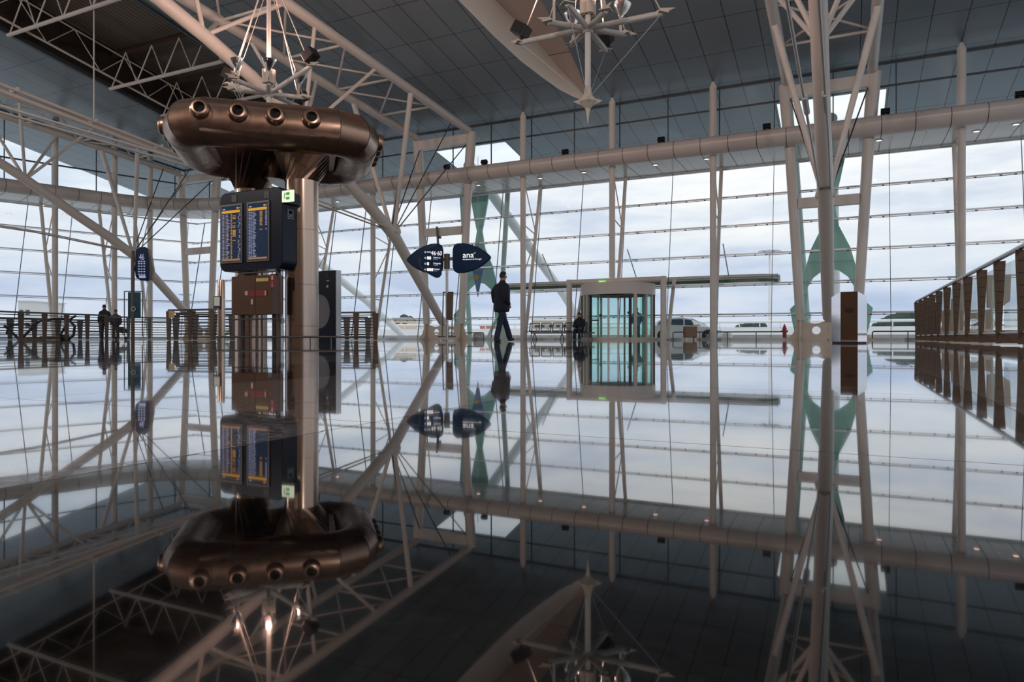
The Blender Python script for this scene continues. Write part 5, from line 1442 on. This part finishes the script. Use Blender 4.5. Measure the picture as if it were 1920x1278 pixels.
# trees
def tree(lab, px, pyt, w_, d, seed):
    rnd = random.Random(seed); c = flr(px, d); h = CH+(HZ-pyt)*d/F
    t = thing('tree', lab, 'tree', tuple(c), 'distant trees')
    bm = bmesh.new()
    for k in range(9):
        u_ = rnd.uniform(-.42, .42); r = min(w_*rnd.uniform(.16, .26), h*.42)
        mtx = Matrix.Translation(R1*u_*w_ + B1*rnd.uniform(-.2, .2)*w_ + V((0, 0, (h-r)*(1-2.6*u_*u_)*rnd.uniform(.8, 1))))
        bmesh.ops.create_icosphere(bm, subdivisions=3, radius=r, matrix=mtx)
    for v in bm.verts: v.co += V((rnd.uniform(-1, 1), rnd.uniform(-1, 1), rnd.uniform(-1, 1)))*w_*.012
    me = bpy.data.meshes.new('crown'); bm.to_mesh(me); bm.free(); me.materials.append(M['foliage'])
    o = bpy.data.objects.new('crown', me); COL.objects.link(o); o.parent = t
    MB().lathe([(w_*.05, 0), (w_*.03, h*.5)], 8, c=c).build('trunk', 'brown', t)
tree('dark green broad tree left of the balustrade', 1702, 582, 11, 150, 3)
tree('smaller dark green tree left of the broad one', 1668, 593, 7, 172, 4)
tree('small bluish tree left of the hydrant', 1400, 604, 6, 170, 5)
tree('small shrubby tree behind the right column gap', 1425, 602, 5, 165, 9)
tree('small dark tree above the pale building', 762, 586, 6, 215, 6)
tree('low tree on the right behind the balustrade', 1850, 598, 7, 150, 8)
# tall floodlight mast
for px, pyt, d, lab in ((1443, 468, 85, 'tall lighting mast with a lamp ring left of the right portal frame'), (347, 585-35, 150, 'far small lighting mast left of the railing with amber posts')):
    c = flr(px, d); h = CH+(HZ-pyt)*d/F
    t = thing('light_mast', lab, 'lighting mast', tuple(c), 'outdoor lighting masts')
    MB().lathe([(.22, 0), (.10, h)], 10, c=c).build('pole', 'white', t)
    MB().lathe([(.9, h-.25), (1.0, h-.2), (.9, h-.15)], 16, c=c).build('lamp_ring', 'alu', t)
    for k in range(8):
        a = 2*pi*k/8
        MB().box(c+V((cos(a)*1.05, sin(a)*1.05, h-.25)), (.5, .5, .22), rz=a).build('lamp', 'alu', t)
# hydrant
c = flr(1471, 36)
t = thing('fire_hydrant', 'dark red fire hydrant outside the glass left of the right portal frame', 'hydrant', tuple(c))
MB().lathe([(.15, 0), (.15, .10), (.10, .12), (.10, .52), (.12, .54), (.12, .58), (.09, .62), (.07, .72), (.03, .76), (.03, .82), (.001, .82)], 16, c=c+V((0, 0, .0))).build('barrel', 'red', t)
for s in (-1, 1): MB().lathe([(.055, .08), (.055, .16), (.03, .18)], 10, c=c+V((0, 0, .44)), axis=R1*s).build('outlet_cap', 'red', t)
# white bollards / planters outdoors
for px, lab in ((1363, 'white round planter outside the glass right of the car'), (897, 'white round planter outside the glass left of the walking man')):
    c = flr(px, 38)
    t = thing('planter', lab, 'planter', tuple(c), 'white planters outdoors')
    MB().lathe([(.18, 0), (.28, .12), (.3, .3), (.22, .42), (.18, .42), (.18, .36), (.001, .36)], 20, c=c).build('bowl', 'white', t)
# ashtray post outside behind the man's legs
c = flr(942, 35.5)
t = thing('outdoor_cabinet', 'pale green glass cabinet outside between the walking legs', 'cabinet', tuple(c))
MB().box(c+R1*.1+V((0, 0, .5)), (.42, .3, .95), rz=YAW).build('body', 'teal2', t, bevel=.01)
MB().bar(c-R1*.22+V((0, 0, 0)), c-R1*.22+V((0, 0, 1.15)), .08, .08).build('post', 'dark_alu', t)

# parked car
def car(lab, loc, rz, L=4.35):
    t = thing('car', lab, 'car', (0, 0, 0), local=True)
    # stations: x, sill z, belt z, roof z, half width body, half width roof   (front at +x)
    st = [(-2.15, .42, .62, .66, .62, .55), (-2.08, .34, .80, .86, .76, .62), (-1.95, .26, .95, 1.10, .82, .58), (-1.60, .24, .97, 1.32, .86, .56), (-1.0, .22, .96, 1.45, .87, .57), (-.3, .22, .94, 1.49, .87, .58), (.3, .22, .92, 1.42, .87, .58),
          (.9, .22, .90, 1.18, .87, .62), (1.25, .22, .88, .98, .86, .68), (1.6, .24, .80, .86, .84, .70), (1.95, .28, .66, .70, .76, .62), (2.15, .34, .54, .56, .58, .46)]
    bm_ = MB(); vs = []; n = 12
    for x, a, b, r, w_, wr in st:
        mid = (a+b)/2
        half = [(0, a), (w_*.9, a), (w_, mid), (w_*.985, b), (wr, r-.03 if r-b > .1 else r), (0, r+.02)]
        full = [(y, z) for y, z in half] + [(-y, z) for y, z in half[-2:0:-1]]
        for y, z in full: vs.append(V((x, y, z)))
    n = 10; fs = []
    for i in range(len(st)-1):
        for j in range(n): fs.append((i*n+j, i*n+(j+1) % n, (i+1)*n+(j+1) % n, (i+1)*n+j))
    fs += [tuple(range(n-1, -1, -1)), tuple(range((len(st)-1)*n, len(st)*n))]
    bm_.add(vs, fs, 0, True)
    bo = bm_.build('body', 'car', t)
    def win(i0, i1, sd, f0=.12, f1=.86, xa=0, xb=0):
        w2 = MB(); pts_ = []
        for i, top in ((i0, 0), (i1, 0), (i1, 1), (i0, 1)):
            x, a, b, r, w_, wr = st[i]; f = f1 if top else f0
            pts_.append(V((x, (w_*.985+(wr-w_*.985)*f+.006)*sd, b+(r-.03-b)*f)))
        w2.add(pts_, [(0, 1, 2, 3)] if sd < 0 else [(3, 2, 1, 0)]); return w2
    for sd in (-1, 1):
        m_ = MB()
        def wp(x, f):
            for k in range(len(st)-1):
                if st[k][0] <= x <= st[k+1][0]:
                    u = (x-st[k][0])/(st[k+1][0]-st[k][0]); v_ = [st[k][q]*(1-u)+st[k+1][q]*u for q in range(6)]
            return V((x, (v_[4]*.985+(v_[5]-v_[4]*.985)*f)*sd*1.0+.012*sd, v_[2]+(v_[3]-.03-v_[2])*f))
        for (xa, xb) in ((-1.7, -1.15), (-1.08, -.12), (-.04, .88)):
            xm = [xa+(xb-xa)*k/4 for k in range(5)]
            lo = [wp(x, .10) for x in xm]; up = [wp(x, .84) for x in xm]
            if xb > .5: up[-1] = wp(xb, .35); up[-2] = wp(xm[-2], .75)
            if xa < -1.5: up[0] = wp(xa+.02, .45)
            w_ = MB(); w_.add(lo+up, [(k, k+1, 5+k+1, 5+k) for k in range(4)]); w_.build('side_window', 'winglass', t)
        MB().box((.75, sd*.93, 1.0), (.16, .14, .10)).build('wing_mirror', 'car', t, bevel=.03)
        MB().box((2.0, sd*.52, .66), (.24, .22, .10)).build('headlamp', 'white', t, bevel=.03)
        MB().box((-2.02, sd*.66, .86), (.16, .16, .16)).build('tail_lamp', 'red', t, bevel=.03)
        for wx in (-1.32, 1.34):
            w_ = MB().lathe([(.20, -.11), (.30, -.11), (.325, -.08), (.325, .08), (.30, .11), (.20, .11)], 28, c=(wx, sd*.78, .325), axis=(0, sd, 0)).build('wheel', 'tyre', t)
            h_ = MB().lathe([(.001, .03), (.05, .05), (.06, .03)], 16, c=(wx, sd*.80, .325), axis=(0, sd, 0))
            for k in range(5):
                a = 2*pi*k/5; h_.bar((wx, sd*.875, .325), (wx+cos(a)*.2, sd*.875, .325+sin(a)*.2), .03, .05, up=V((0, 1, 0)))
            h_.build('rim', 'alu', w_)
            MB().lathe([(.34, .0), (.37, .0), (.37, .02), (.34, .02)], 28, c=(wx, sd*.862, .34), axis=(0, sd, 0)).build('wheel_arch', 'black', t)
    wsh = MB(); a_ = st[6]; b_ = st[8]
    wsh.add([(a_[0]+.05, -.5, a_[3]+.0), (a_[0]+.05, .5, a_[3]+.0), (b_[0], .62, b_[3]+.03), (b_[0], -.62, b_[3]+.03)], [(0, 1, 2, 3)]); wsh.build('windscreen', 'winglass', t)
    MB().box((2.13, 0, .40), (.10, .9, .14)).build('grille', 'black', t)
    t.location = loc; t.rotation_euler = (0, 0, rz)
    return t
pcar = flr(1285, 43)
car('silver white hatchback car parked outside right of the revolving door', (pcar.x, pcar.y, -.11), YAW-radians(14))
